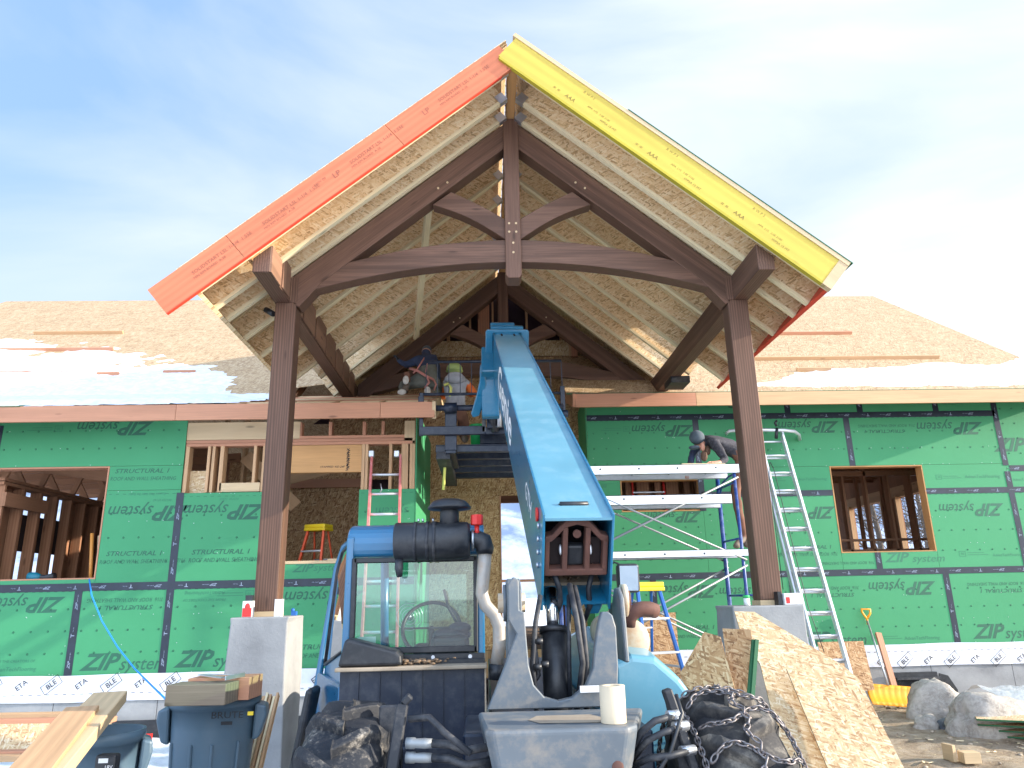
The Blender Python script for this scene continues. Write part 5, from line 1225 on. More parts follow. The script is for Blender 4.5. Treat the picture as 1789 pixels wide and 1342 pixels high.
# ------------------------------------------------------------------ ladders and scaffold
def straight_ladder(name, label, top_l, bot_l, wvec, n, rail_m, rung_m, rail=(.03, .09), sec=None, r=.016, foot=True, cap=None, grp=None):
    tl, bl, w = V(top_l), V(bot_l), V(wvec); t = thing(name, (bl+w*.5), label, 'ladder', grp)
    ax = (tl-bl).normalized(); nrm = ax.cross(w).normalized()
    secs = [0.0] if not sec else sec
    for off, f0, f1, m_ in [(s if isinstance(s, tuple) else (0.0, 0.0, 1.0, 0.0)) for s in secs]:
        a, b = bl.lerp(tl, f0)+nrm*off, bl.lerp(tl, f1)+nrm*off
        wi = w.normalized()*(m_)
        for s in (0, 1):
            p, q = a+w*s+(wi if s == 0 else -wi), b+w*s+(wi if s == 0 else -wi)
            g = MB(); g.beam(p, q, rail[0], rail[1], nrm); g.build('rail', M[rail_m], t, bevel=.003)
        k = int((b-a).length/.305)
        for i in range(k):
            c = a+ax*(.2+i*.305)
            g = MB(); g.cyl(c+wi, c+w-wi, r, n=8); g.build('rung', M[rung_m], t)
    return t, nrm
XL, nr = straight_ladder('extension_ladder', 'tall aluminium extension ladder leaning on the green wall right of the porch post',
    (4.17, 11.0, 2.36), (3.98, 9.2, GZ+.05), (.44, 0, 0), 12, 'alu', 'alu', (.028, .085), sec=[(0.0, 0.0, 1.0, 0.0), (-.07, 0.0, .97, .04)])
g = MB(); g.tube([at(1268, 758, 11.15), at(1275, 753, 11.1), at(1300, 751, 11.0), at(1370, 752, 10.95), at(1388, 754, 11.0), at(1396, 760, 11.15), at(1397, 768, 11.25)], .027, 10); g.build('standoff_bar', M['alu'], XL)
for px in (1327, 1357):
    g = MB(); g.tube([at(px, 745, 10.95), at(px-3, 739, 10.95), at(px, 735, 10.95)], .02, 6); g.tube([at(px, 748, 10.95), at(px-1, 766, 10.93)], .025, 6); g.build('clamp_hook', M['black'], XL)
g = MB(); g.tube([at(1346, 808, 10.5), at(1352, 820, 10.4), at(1412, 1060, 9.7), at(1440, 1140, 9.4)], .005, 5); g.tube([at(1345, 808, 10.5), at(1344, 830, 10.5), at(1368, 1030, 9.9)], .005, 5); g.build('pull_rope', M['black'], XL)
RL, _ = straight_ladder('fibreglass_ladder', 'pinkish red fibreglass ladder leaning on the open framing of the left wing, behind the cab',
    tuple(at(650, 797, 9.5)), tuple(at(625, 1240, 7.9)), tuple(V((.37, 0, 0))), 9, 'ladder_red', 'alu', (.028, .07))
for px in (649, 693):
    a = at(px, 795, 9.5); g = MB(); g.box(a.x-.03, a.x+.035, a.y-.05, a.y+.05, a.z-.03, a.z+.05); g.build('rail_cap', M['steel'], RL, bevel=.005)
g = MB(); g.tube([at(665, 845, 9.3), at(667, 856, 9.3), at(664, 860, 9.3)], .008, 5); g.build('rope_hook', M['steel'], RL)
def step_ladder(name, label, top, h, wt, wb, spread_y, m, cap_m, rz=0, steps=5, grp=None, closed=False):
    x, y, z = top; t = thing(name, (x, y, z-h), label, 'step ladder', grp, 0)
    Mr = Matrix.Translation((x, y, 0)) @ Matrix.Rotation(rz, 4, 'Z')
    def P(a, b, c): return Mr @ V((a, b, c))
    for s in (-1, 1):
        g = MB(); g.beam(P(s*wt/2, -.05, z), P(s*wb/2, -spread_y, z-h), .03, .07, (0, 1, 0)); g.build('front_rail', M[m], t, bevel=.003)
        g = MB(); g.beam(P(s*wt/2*.85, .06, z), P(s*wb/2*.85, spread_y*.9, z-h), .022, .045, (0, 1, 0)); g.build('rear_rail', M[m], t, bevel=.003)
        g = MB(); g.beam(P(s*(wt+(wb-wt)*.45)/2, -.05-(spread_y-.05)*.45, z-h*.45), P(s*(wt+(wb-wt)*.45)/2*.85, spread_y*.42, z-h*.45), .008, .02); g.build('spreader', M['steel'], t)
    for i in range(1, steps+1):
        f = i/(steps+.4); ww = (wt+(wb-wt)*f)/2; yy = -.05-(spread_y-.05)*f
        g = MB(); a, b = P(-ww, yy, z-h*f), P(ww, yy, z-h*f); g.beam(a, b, .08, .022); g.build('step', M['alu'], t, bevel=.003)
        g = MB(); g.cyl(P(-ww*.85, .06+(spread_y*.84)*f, z-h*f-.1), P(ww*.85, .06+(spread_y*.84)*f, z-h*f-.1), .009, n=6); g.build('rear_brace', M['alu'], t)
    g = MB(); g.box(-wt/2-.04, wt/2+.04, -.11, .11, z-.01, z+.04, M=Mr); g.box(-wt/2-.045, wt/2+.045, -.115, .115, z-.05, z-.01, M=Mr); g.build('top_cap', M[cap_m], t, bevel=.01, seg=2)
    return t
a = at(1130, 1019, 8.0)
step_ladder('step_ladder', 'blue fibreglass step ladder with a yellow top standing right of the telehandler', (a.x-.02, a.y, a.z-.03), 1.75, .25, .58, .55, 'ladder_blue', 'yellow_pl', R(18), 5)
a = at(557, 918, 10.4)
step_ladder('step_ladder', 'orange step ladder with a yellow top inside the open bay of the left wing', (a.x, a.y, a.z-.03), 1.75, .24, .6, .5, 'ladder_orange', 'yellow_pl', R(-20), 5)
a = at(1129, 838, 11.95)
step_ladder('step_ladder', 'red step ladder inside the small window behind the scaffold planks', (a.x, a.y, a.z+.1), 2.4, .50, .62, .35, 'red', 'red', 0, 7)
# scaffold
SC = thing('scaffold', (2.0, 9.3, GZ), 'blue tubular scaffold with crossed steel braces in front of the right wing', 'scaffold')
for X in (3.10, .95):
    for y in (8.98, 9.65):
        g = MB(); g.cyl((X, y, GZ), (X, y, 1.46), .027 if y > 9.3 else .020, n=10); g.build('frame_leg', M['scaf_blue'], SC)
    for z in (1.30, .62, -.05, -.7):
        g = MB(); g.cyl((X, 8.98, z), (X, 9.65, z), .013, n=8); g.build('frame_rung', M['scaf_blue'], SC)
    g = MB(); g.tube([(X, 9.65, 1.20), (X, 9.45, 1.36), (X, 9.2, 1.40), (X, 8.98, 1.40)], .013, 8); g.build('frame_gusset', M['scaf_blue'], SC)
for y in (8.96, 9.68):
    for (z0, z1) in ((1.36, .36), (.36, 1.36), (.30, -.75), (-.75, .30)):
        g = MB(); g.cyl((.95, y, z0), (3.14, y, z1), .0125, n=8); g.build('cross_brace', M['dull'], SC)
g = MB(); g.cyl((3.1, 9.65, -.05), (3.75, 9.65, -.05), .013, n=8); g.cyl((3.62, 9.65, -.05), (3.62, 9.65, -.2), .01, n=8); g.build('frame_rung', M['scaf_blue'], SC)
def plank(z, x0, x1, label, th=.10, y0=8.95, m='alu'):
    t = thing('scaffold_plank', ((x0+x1)/2, 9.2, z-th), label, 'scaffold plank', 'aluminium scaffold planks')
    for y in (y0, y0+.46):
        g = MB(); g.box(x0, x1, y, y+.006, z-th, z); g.box(x0, x1, y, y+.035, z-.006, z); g.box(x0, x1, y, y+.035, z-th, z-th+.006)
        g.build('side_rail', M[m], t)
    n = int((x1-x0)/.42)
    for k in range(n):
        x = x0+.25+k*.48
        if x > x1-.1: break
        g = MB(); g.cyl((x, y0-.002, z-.045), (x, y0+.46, z-.045), .012, n=8); g.build('rail_bolt', M['black'], t)
    g = MB(); g.box(x0, x1, y0+.01, y0+.45, z-.014, z-.004); g.build('deck', M['alu'], t)
    return t
plank(1.525, 1.18, 3.16, 'upper aluminium scaffold plank, the one the bending worker leans over', .115)
plank(1.155, 1.45, 3.03, 'middle aluminium scaffold plank just below the small window opening', .12)
plank(.49, 1.42, 3.18, 'lowest aluminium scaffold plank, near the mirror of the telehandler', .085)
g = MB(); a = at(1190, 812.5, 9.1); b = at(1265, 812, 9.1); g.beam(a, b, .10, .022); tag(g.build('board_offcut', M['flange']), 'thin pale board lying on the upper scaffold plank under the bending worker', 'board')

# ------------------------------------------------------------------ people
def person(label, J, bones, mats, regions, children=None, loc=None, sub=1):
    # J: name -> (position, radius); bones: edges; regions: material index by nearest bone
    names = list(J); idx = {n: i for i, n in enumerate(names)}
    me = D.meshes.new('person'); me.from_pydata([tuple(J[n][0]) for n in names], [(idx[a], idx[b]) for a, b in bones], [])
    o = D.objects.new('tmp', me); C.objects.link(o)
    sk = o.modifiers.new('skin', 'SKIN'); sk.use_smooth_shade = True
    for i, n in enumerate(names):
        sv = me.skin_vertices[0].data[i]; r = J[n][1]; sv.radius = (r, r) if not isinstance(r, tuple) else r; sv.use_root = (i == 0)
    ss = o.modifiers.new('sub', 'SUBSURF'); ss.levels = sub+1; ss.render_levels = sub+1
    dg = bpy.context.evaluated_depsgraph_get(); dg.update(); m2 = D.meshes.new_from_object(o.evaluated_get(dg))
    D.objects.remove(o)
    vs = [v.co.copy() for v in m2.vertices]; fs = [tuple(p.vertices) for p in m2.polygons]
    def nearest(p):
        best = (9, 0)
        for k, (a, b) in enumerate(bones):
            A_, B_ = V(J[a][0]), V(J[b][0]); d = B_-A_; t = max(0, min(1, (p-A_).dot(d)/max(1e-9, d.length_squared)))
            ra = J[a][1] if not isinstance(J[a][1], tuple) else max(J[a][1])
            dist = (p-(A_+d*t)).length/ra**.35
            if dist < best[0]: best = (dist, k)
        return bones[best[1]]
    g = MB()
    for i, v in enumerate(vs):     # folds in the cloth
        vs[i] = v+V((mnoise.noise(v*11), mnoise.noise(v*11+V((5, 0, 0))), mnoise.noise(v*11+V((0, 5, 0)))))*.010
    g.add([tuple(v) for v in vs], fs, smooth=True)
    for k, f in enumerate(fs):
        c = sum((vs[i] for i in f), V())/len(f); g.m[k] = regions.get(nearest(c), 0)
    D.meshes.remove(m2)
    body = g.build('person', [M[m] for m in mats]); tag(body, label, 'person', 'workers on the site')
    return body
def finger_hand(J, bones, wrist, palm_dir, side, base='h', curl=(0, 0, -1), r=.0085, L=.085):
    # palm with five separate fingers; returns joint names for the skin colour
    w = V(wrist); d = V(palm_dir).normalized(); s = V(side).normalized(); c = V(curl).normalized(); out = []
    J[base+'palm'] = (w+d*.055, .026); bones.append((base+'wrist', base+'palm')); out.append((base+'wrist', base+'palm'))
    for i, (o_, l) in enumerate(((-.030, .90), (-.010, 1.0), (.011, .95), (.031, .75))):
        a = w+d*.085+s*o_; b = a+d*L*.42*l+c*.010; e = b+d*L*.30*l+c*.025
        J[f'{base}f{i}a'] = (a, r); J[f'{base}f{i}b'] = (b, r*.95); J[f'{base}f{i}c'] = (e, r*.8)
        for p, q in ((base+'palm', f'{base}f{i}a'), (f'{base}f{i}a', f'{base}f{i}b'), (f'{base}f{i}b', f'{base}f{i}c')): bones.append((p, q)); out.append((p, q))
    a = w+d*.03-s*.038; b = a+d*.035-s*.014+c*.008
    J[base+'ta'] = (a, .010); J[base+'tb'] = (b, .0085)
    for p, q in ((base+'palm', base+'ta'), (base+'ta', base+'tb')): bones.append((p, q)); out.append((p, q))
    return out

# worker 1: kneeling on the rafters of the left wing, back to the viewer, reaching left
J = {'pelvis': (at(748, 664, 9.95), .135), 'waist': (at(747, 650, 10.05), .125), 'chest': (at(741, 634, 10.2), .135), 'neck': (at(744, 621, 10.42), .06), 'head': (at(745, 614, 10.52), .085), 'crown': (at(746, 608, 10.60), .08),
     'ls': (at(729, 631, 10.25), .075), 'le': (at(709, 638, 10.3), .055), 'awrist': (at(698, 631, 10.4), .034),
     'rs': (at(757, 626, 10.25), .075), 're': (at(764, 645, 10.45), .055), 'bwrist': (at(766, 660, 10.62), .034),
     'lh': (at(731, 666, 9.95), .10), 'lk': (at(702, 675, 10.15), .075), 'la': (at(707, 683, 9.80), .05), 'lt': (at(711, 672, 9.68), .045),
     'rh': (at(758, 668, 9.95), .10), 'rk': (at(770, 682, 10.25), .075), 'ra': (at(752, 686, 9.85), .05), 'rt': (at(748, 682, 9.72), .045)}
Bn = [('pelvis', 'waist'), ('waist', 'chest'), ('chest', 'neck'), ('neck', 'head'), ('head', 'crown'), ('chest', 'ls'), ('ls', 'le'), ('le', 'awrist'), ('chest', 'rs'), ('rs', 're'), ('re', 'bwrist'),
      ('pelvis', 'lh'), ('lh', 'lk'), ('lk', 'la'), ('la', 'lt'), ('pelvis', 'rh'), ('rh', 'rk'), ('rk', 'ra'), ('ra', 'rt')]
ha = finger_hand(J, Bn, at(698, 631, 10.4), (-.5, .2, .75), (0, 1, 0), 'a', (-.3, .5, -.5)); hb = finger_hand(J, Bn, at(766, 660, 10.62), (.1, .8, -.5), (1, 0, 0), 'b')
reg = {b: 0 for b in Bn}
for b in (('pelvis', 'lh'), ('lh', 'lk'), ('lk', 'la'), ('pelvis', 'rh'), ('rh', 'rk'), ('rk', 'ra'), ('pelvis', 'waist')): reg[b] = 1
for b in (('la', 'lt'), ('ra', 'rt')): reg[b] = 2
for b in ha+hb: reg[b] = 4
for b in (('neck', 'head'),): reg[b] = 3
reg[('head', 'crown')] = 5
p1 = person('worker in a navy jacket and coral harness kneeling on the left rafters, arm stretched out', J, Bn, ['navy', 'olive', 'boot', 'skin', 'black', 'cap'], reg)
def strap(par, pts, m='harness', r=.016, name='harness_strap'): g = MB(); g.tube(pts, r*.75, 6); return g.build(name, M[m], par)
strap(p1, [at(745, 620, 10.24), at(737, 632, 10.02), at(729, 645, 9.9), at(722, 652, 9.86)]); strap(p1, [at(748, 620, 10.24), at(746, 636, 10.0), at(744, 650, 9.88)])
strap(p1, [at(716, 644, 9.95), at(730, 648, 9.88), at(746, 658, 9.80), at(758, 664, 9.84)], r=.028, name='tool_belt'); strap(p1, [at(745, 657, 9.80), at(750, 668, 9.80), at(742, 678, 9.80)], r=.022); strap(p1, [at(757, 662, 9.84), at(762, 672, 9.84), at(758, 682, 9.84)], r=.018)
g = MB(); g.box(*sum([[at(706, 650, 9.82).x, at(716, 650, 9.82).x]], []), 9.80, 9.90, at(710, 666, 9.82).z, at(710, 650, 9.82).z); g.build('tool_pouch', M['brownpants'], p1, bevel=.01)
for (a, b, s_) in (((709, 664), 9.62, 0), ((702, 685), 9.66, 1), ((747, 683), 9.66, 0)):
    c = at(*a, b); g = MB(); g.ball(c, .05, (.85, .35, 1.25) if not s_ else (1.2, .35, .8), 16, 10); g.build('shoe_sole', M['sole'], p1)
# worker 2: kneeling on the platform, grey hooded top with orange sleeves
J = {'pelvis': (at(797, 722, 10.0), .135), 'waist': (at(796, 706, 10.02), .125), 'chest': (at(796, 680, 10.05), .15), 'neck': (at(795, 660, 10.1), .07), 'head': (at(794, 650, 10.14), .085), 'crown': (at(794, 643, 10.16), .085),
     'ls': (at(780, 668, 10.08), .07), 'le': (at(774, 690, 10.25), .055), 'awrist': (at(776, 694, 10.45), .034),
     'rs': (at(813, 668, 10.08), .07), 're': (at(828, 688, 10.12), .058), 'bwrist': (at(822, 690, 10.4), .034),
     'lh': (at(788, 726, 10.0), .10), 'lk': (at(787, 762, 10.35), .08), 'la': (at(788, 766, 9.95), .055), 'lt': (at(788, 768, 9.8), .05),
     'rh': (at(808, 726, 10.0), .10), 'rk': (at(812, 762, 10.35), .08), 'ra': (at(812, 766, 9.95), .055), 'rt': (at(812, 768, 9.8), .05)}
Bn = [b for b in [('pelvis', 'waist'), ('waist', 'chest'), ('chest', 'neck'), ('neck', 'head'), ('head', 'crown'), ('chest', 'ls'), ('ls', 'le'), ('le', 'awrist'), ('chest', 'rs'), ('rs', 're'), ('re', 'bwrist'),
      ('pelvis', 'lh'), ('lh', 'lk'), ('lk', 'la'), ('la', 'lt'), ('pelvis', 'rh'), ('rh', 'rk'), ('rk', 'ra'), ('ra', 'rt')]]
ha = finger_hand(J, Bn, at(776, 694, 10.45), (0, 1, .2), (1, 0, 0), 'a'); hb = finger_hand(J, Bn, at(822, 690, 10.4), (0, 1, .2), (1, 0, 0), 'b')
reg = {b: 0 for b in Bn}
for b in (('pelvis', 'lh'), ('lh', 'lk'), ('lk', 'la'), ('pelvis', 'rh'), ('rh', 'rk'), ('rk', 'ra')): reg[b] = 1
for b in (('la', 'lt'), ('ra', 'rt')): reg[b] = 2
for b in (('ls', 'le'), ('le', 'awrist'), ('rs', 're'), ('re', 'bwrist')): reg[b] = 3
for b in ha+hb+[('neck', 'head')]: reg[b] = 4
reg[('head', 'crown')] = 5
p2 = person('worker in a grey hooded top, orange sleeves and lime helmet on the raised platform', J, Bn, ['hoodie', 'brownpants', 'boot', 'hiviz', 'skin', 'lime'], reg)
c = at(794, 645, 10.14); g = MB(); g.ball(c+V((0, 0, .0)), .115, (1, 1.15, .8), 20, 12); g.ball(c+V((0, 0, -.03)), .12, (1.05, 1.2, .18), 20, 6); g.build('helmet', M['lime'], p2)
c = at(795, 662, 9.98); g = MB(); g.ball(c, .12, (1.25, .75, .62), 18, 10); g.ball(c+V((0, -.02, .05)), .09, (1.2, .6, .5), 16, 8); g.build('hood', M['hoodie'], p2)
# worker 3: bending over the upper scaffold plank
J = {'pelvis': (at(1296, 798, 9.95), .13), 'waist': (at(1284, 782, 9.95), .16), 'chest': (at(1256, 775, 9.92), .175), 'neck': (at(1234, 772, 9.90), .06), 'head': (at(1222, 774, 9.88), .08), 'crown': (at(1216, 768, 9.87), .085),
     'ls': (at(1246, 772, 9.72), .075), 'le': (at(1268, 803, 9.62), .055), 'lf': (at(1258, 809, 9.55), .045), 'awrist': (at(1248, 809, 9.50), .03),
     'rs': (at(1232, 768, 10.1), .075), 're': (at(1210, 790, 10.08), .052), 'rf': (at(1206, 812, 9.8), .045), 'bwrist': (at(1200, 822, 9.50), .03),
     'lh': (at(1300, 806, 9.85), .10), 'lk': (at(1284, 858, 9.72), .075), 'la': (at(1300, 940, 9.85), .05), 'lt': (at(1284, 956, 9.70), .045),
     'rh': (at(1302, 806, 10.05), .10), 'rk': (at(1304, 862, 10.05), .07), 'ra': (at(1312, 940, 10.0), .05), 'rt': (at(1302, 955, 9.9), .045)}
Bn = [('pelvis', 'waist'), ('waist', 'chest'), ('chest', 'neck'), ('neck', 'head'), ('head', 'crown'), ('chest', 'ls'), ('ls', 'le'), ('le', 'lf'), ('lf', 'awrist'), ('chest', 'rs'), ('rs', 're'), ('re', 'rf'), ('rf', 'bwrist'),
      ('pelvis', 'lh'), ('lh', 'lk'), ('lk', 'la'), ('la', 'lt'), ('pelvis', 'rh'), ('rh', 'rk'), ('rk', 'ra'), ('ra', 'rt')]
ha = finger_hand(J, Bn, at(1248, 809, 9.50), (-1, -.3, 0), (0, 1, 0), 'a', (0, 0, -1)); hb = finger_hand(J, Bn, at(1200, 822, 9.50), (-.2, -.75, -.6), (1, 0, 0), 'b', (0, .3, -1))
reg = {b: 0 for b in Bn}
for b in (('pelvis', 'lh'), ('lh', 'lk'), ('lk', 'la'), ('pelvis', 'rh'), ('rh', 'rk'), ('rk', 'ra')): reg[b] = 1
for b in (('la', 'lt'), ('ra', 'rt')): reg[b] = 2
for b in (('rs', 're'), ('re', 'rf')): reg[b] = 5
for b in ha+hb+[('neck', 'head'), ('head', 'crown'), ('lf', 'awrist')]: reg[b] = 4
p3 = person('bearded worker in a cap and charcoal shirt bending over the upper scaffold plank', J, Bn, ['plaid', 'brownpants', 'boot', 'skin', 'skin', 'navy'], reg)
hc = at(1219, 768, 9.84)
g = MB(); g.ball(hc+V((-.01, 0, .03)), .100, (1.05, 1.0, 1.0), 20, 12); g.build('cap', M['cap'], p3)
g = MB(); bc = at(1213, 782, 9.78); g.ball(bc, .082, (.95, .9, .36), 16, 8, M=None); g.build('cap_brim', M['cap'], p3)
g = MB(); fc = at(1227, 781, 9.78); g.ball(fc, .055, (.7, .8, 1.1), 12, 8); g.ball(fc+V((-.045, -.01, -.0)), .018, (1.3, .8, 1), 8, 6); g.build('face', M['skin'], p3)
g = MB(); g.ball(at(1230, 797, 9.80), .06, (.8, .8, 1.25), 14, 8); g.ball(at(1236, 787, 9.82), .055, (.8, .8, 1.2), 12, 8); g.build('beard', M['hair'], p3)
g = MB(); c = at(1215, 780, 9.74); g.ball(c, .03, (1, .4, .7), 12, 6); g.build('cap_patch', M['black'], p3)

# ------------------------------------------------------------------ foreground things
def bin_(name, loc, r, h, label, rot=0, grp='grey round refuse bins', text=None):
    t = thing(name, loc, label, 'refuse bin', grp); Mx = Matrix.Translation(loc)
    g = MB(); g.lathe([(r*.80, 0), (r*.82, .02), (r*.95, h*.80), (r*.97, h*.93), (r*1.0, h*.93), (r*1.06, h*.96), (r*1.06, h), (r*.99, h), (r*.96, h*.9), (r*.78, .05), (0, .05)], Mx, 44, caps=False); g.build('barrel', M['bin'], t)
    for s in (-1, 1):
        Mh = Mx @ Matrix.Rotation(R(rot)+(0 if s > 0 else math.pi), 4, 'Z')
        g = MB(); g.prism([(r*.93, h*.70), (r*.96, h*.95), (r*1.22, h*.93), (r*1.24, h*.86), (r*1.10, h*.72)][::-1], -.10, .10, Mh); g.build('handle', M['bin'], t, bevel=.015, seg=2)
    g = MB()
    for a in (-2.45, -1.75, -1.25, -.6):
        c, s_ = math.cos(a), math.sin(a); g.beam((loc[0]+c*r*.84, loc[1]+s_*r*.84, loc[2]+.1), (loc[0]+c*r*.955, loc[1]+s_*r*.955, loc[2]+h*.72), .02, .02, (c, s_, 0))
    g.build('barrel_rib', M['bin'], t, bevel=.006)
    return t
bx = at(372, 1230, 5.35)
b1 = bin_('refuse_bin', (bx.x, bx.y+.05, -1.52), .275, .92, 'large grey refuse bin carrying sawn timber blocks before the left pier', 10)
g = MB(); c = at(388, 1236, 5.0); put_text(g, 'BRUTE', mwall(c.x, 5.11, -.685, 0), .055, 0, .004, 1.25); g.box(c.x-.035, c.x+.035, 5.108, 5.11, -.74, -.72); g.build('bin_lettering', M['black_ink'], b1)
c = at(1180*.2683, 1232, 5.0)
g = MB(); c = at(432, 1231, 5.05); g.box(c.x-.015, c.x+.02, 5.12, 5.13, -.69, -.668); g.build('yellow_sticker', M['yellow_pl'], b1)
bx = at(168, 1290, 4.3)
b2 = bin_('refuse_bin', (bx.x, bx.y+.05, -1.5), .205, .86, 'smaller open grey refuse bin behind the pale beams at lower left', 25)
# charger
c = at(190, 1330, 4.0); CH = thing('battery_charger', c-V((0, 0, .06)), 'black power tool battery charger hanging on the smaller grey bin', 'battery charger')
g = MB(); g.box(c.x-.05, c.x+.05, c.y-.04, c.y+.02, c.z-.05, c.z+.035); g.build('charger_body', M['black'], CH, bevel=.012, seg=2)
g = MB(); g.box(c.x-.03, c.x+.015, c.y-.042, c.y-.040, c.z+.0, c.z+.02); put_text(g, '18V', mwall(c.x+.02, c.y-.042, c.z-.02), .025); g.build('charger_label', M['white'], CH)
g = MB(); g.box(c.x-.03, c.x+.04, c.y-.03, c.y+.02, c.z-.10, c.z-.052); g.build('tool_base', M['tool'], CH, bevel=.01)
# sawn blocks on the bin
zt = -.60
g = MB(); a = at(318, 1222, 5.0); b = at(434, 1222, 5.0)
def obox(name, m, cx, cy, cz, sx, sy, sz, rz, label, cat, grp=None, bev=.003, rx=0, ry=0):
    g = MB(); Mx = Matrix.Translation((cx, cy, cz)) @ Matrix.Rotation(R(rz), 4, 'Z') @ Matrix.Rotation(R(rx), 4, 'X') @ Matrix.Rotation(R(ry), 4, 'Y')
    d = [sx, sy, sz]; k = d.index(max(d)); perm = {0: (0, 1, 2), 1: (1, 0, 2), 2: (2, 0, 1)}[k]
    g.box(-sx/2, sx/2, -sy/2, sy/2, 0, sz, M=Mx, perm=perm); o = g.build(name, M[m], bevel=bev); return tag(o, label, cat, grp)
cx = at(376, 1200, 5.15).x
obox('timber_block', 'old', cx-.03, 5.02, zt+.0, .37, .22, .12, -3, 'weathered grey timber block with dark end grain at the front of the bin rim', 'timber block', 'timber blocks on the bin')
obox('timber_block', 'fir', cx+.03, 5.26, zt+.0, .40, .25, .135, -3, 'fresh orange timber block behind the weathered one on the bin rim', 'timber block', 'timber blocks on the bin')
c = V((cx+.0, 5.12, zt+.146))
g = MB(); Mx = Matrix.Translation(c) @ Matrix.Rotation(R(-12), 4, 'Z')
def tri_prism(g, pts, z0, z1, M): 
    n = len(pts); g.add([(x, y, z0) for x, y in pts]+[(x, y, z1) for x, y in pts], [tuple(range(n))[::-1], tuple(range(n, 2*n))]+[(i, (i+1) % n, (i+1) % n+n, i+n) for i in range(n)], M)
tri_prism(g, [(-.17, .08), (-.12, .10), (.15, .10), (.15, .08)], 0, .006, Mx); tri_prism(g, [(.12, .08), (.15, .08), (.15, -.13), (.12, -.10)], 0, .006, Mx); tri_prism(g, [(-.17, .08), (-.12, .08), (.12, -.085), (.12, -.125)], 0, .006, Mx); g.box(.15, .156, -.13, .10, -.01, .015, M=Mx)
tag(g.build('speed_square', M['steel']), 'grey metal triangular speed square lying on the sawn blocks', 'speed square')
# stakes leaning beside the bin
ST = thing('stake_bundle', (-1.62, 5.7, GZ), 'bundle of thin wooden stakes leaning on the front of the left pier', 'stakes')
for i in range(7):
    a = at(450+i*6.0, 1213+(i % 3)*3, 5.95); b = at(400+i*7.0, 1400, 5.5)
    g = MB(); g.beam(b, a, .016, .05, (0, 1, 0)); g.build('stake', M['flange' if i % 2 else 'lumber'], ST)
# items standing on the piers
BXX = thing('sealant_box', (-2.05, 6.97, -.13), 'small red and white printed box with black lid on the left pier', 'box')
g = MB(); g.box(-2.165, -2.08, 6.93, 7.0, -.128, .01); g.build('box_body', M['white'], BXX); g = MB(); g.box(-2.162, -2.083, 6.927, 6.93, -.125, -.05); g.ball((-2.12, 6.93, -.045), .03, (.8, .1, 1.2)); g.build('red_print', M['red'], BXX); g = MB(); g.box(-2.15, -2.09, 6.95, 7.0, .012, .06); g.build('box_lid', M['black'], BXX)
g = MB(); g.box(-1.88, -1.82, 6.92, 7.0, -.128, .02); tag(g.build('shim_pack', M['white']), 'white upright pack standing on the left pier, right of the post', 'pack')
g = MB(); g.box(-1.80, -1.755, 7.2, 7.26, -.128, -.09); g.ball((-1.79, 7.22, -.08), .018); tag(g.build('bolt_piece', M['ladder_blue']), 'tiny blue fitting lying at the right corner of the left pier', 'fitting')
WB = thing('screw_box', (2.76, 6.98, -.13), 'white screw box with a red mark on the right pier, right of the post', 'box')
a0, a1 = at(1371, 1052, 6.95), at(1402, 1036, 6.95)
g = MB(); g.box(a0.x, a1.x, 6.95, 7.08, -.128, a1.z); g.build('box_body', M['white'], WB, bevel=.003); g = MB(); g.box(a0.x+.015, a0.x+.05, 6.947, 6.949, -.115, -.06); g.build('red_print', M['red'], WB)
g = MB(); g.box(2.70, a0.x-.01, 6.98, 7.08, -.128, -.01); tag(g.build('black_pouch', M['black']), 'small black pouch between the right post and the white screw box', 'pouch')
c = at(1305, 1054, 6.97); g = MB(); g.cyl((c.x, c.y, -.128), (c.x, c.y, -.06), .028, mi=0); g.cyl((c.x, c.y, -.06), (c.x, c.y, -.035), .030, mi=1); tag(g.build('paint_can', [M['white'], M['green_pl']]), 'small white can with a green lid on the right pier, left of the post', 'can')
# big pale beams at the lower left
def bm(p0, p1, w, h, m, label, name='timber_beam', cat='beam', grp='pale beams at the lower left'):
    g = MB(); g.beam(p0, p1, w, h, (0, 0, 1)); return tag(g.build(name, M[m], bevel=.004), label, cat, grp)
bm(at(28, 1400, 2.75), at(192, 1218, 4.6), .175, .06, 'pale', 'long pale beam rising over the smaller bin, the lower of the pair')
bm(at(14, 1400, 2.70), at(143, 1243, 4.05), .15, .05, 'lumber', 'shorter pinkish board lying on top of the long pale beam')
# wall frame with board lying behind
WF = thing('wall_panel', (-4.2, 6.3, -1.5), 'board and lumber wall panel lying flat at the far lower left', 'wall panel')
for (ya, yb, YY, m) in ((1252, 1247, 6.7, 'lumber'), (1262, 1257, 6.5, 'fir'), (1318, 1312, 6.2, 'fir'), (1326, 1320, 6.1, 'lumber')):
    g = MB(); g.beam(at(-60, ya, YY), at(200, yb, YY), .09, .04); g.build('edge_board', M[m], WF, bevel=.003)
g = MB(); g.add([at(-60, 1318, 6.25), at(195, 1312, 6.25), at(195, 1262, 6.45), at(-60, 1266, 6.45)], [(0, 1, 2, 3)], g=[(0, 0, 0), (1.3, 0, 0), (1.3, .3, 0), (0, .3, 0)]); g.build('sheet', M['osb'], WF)
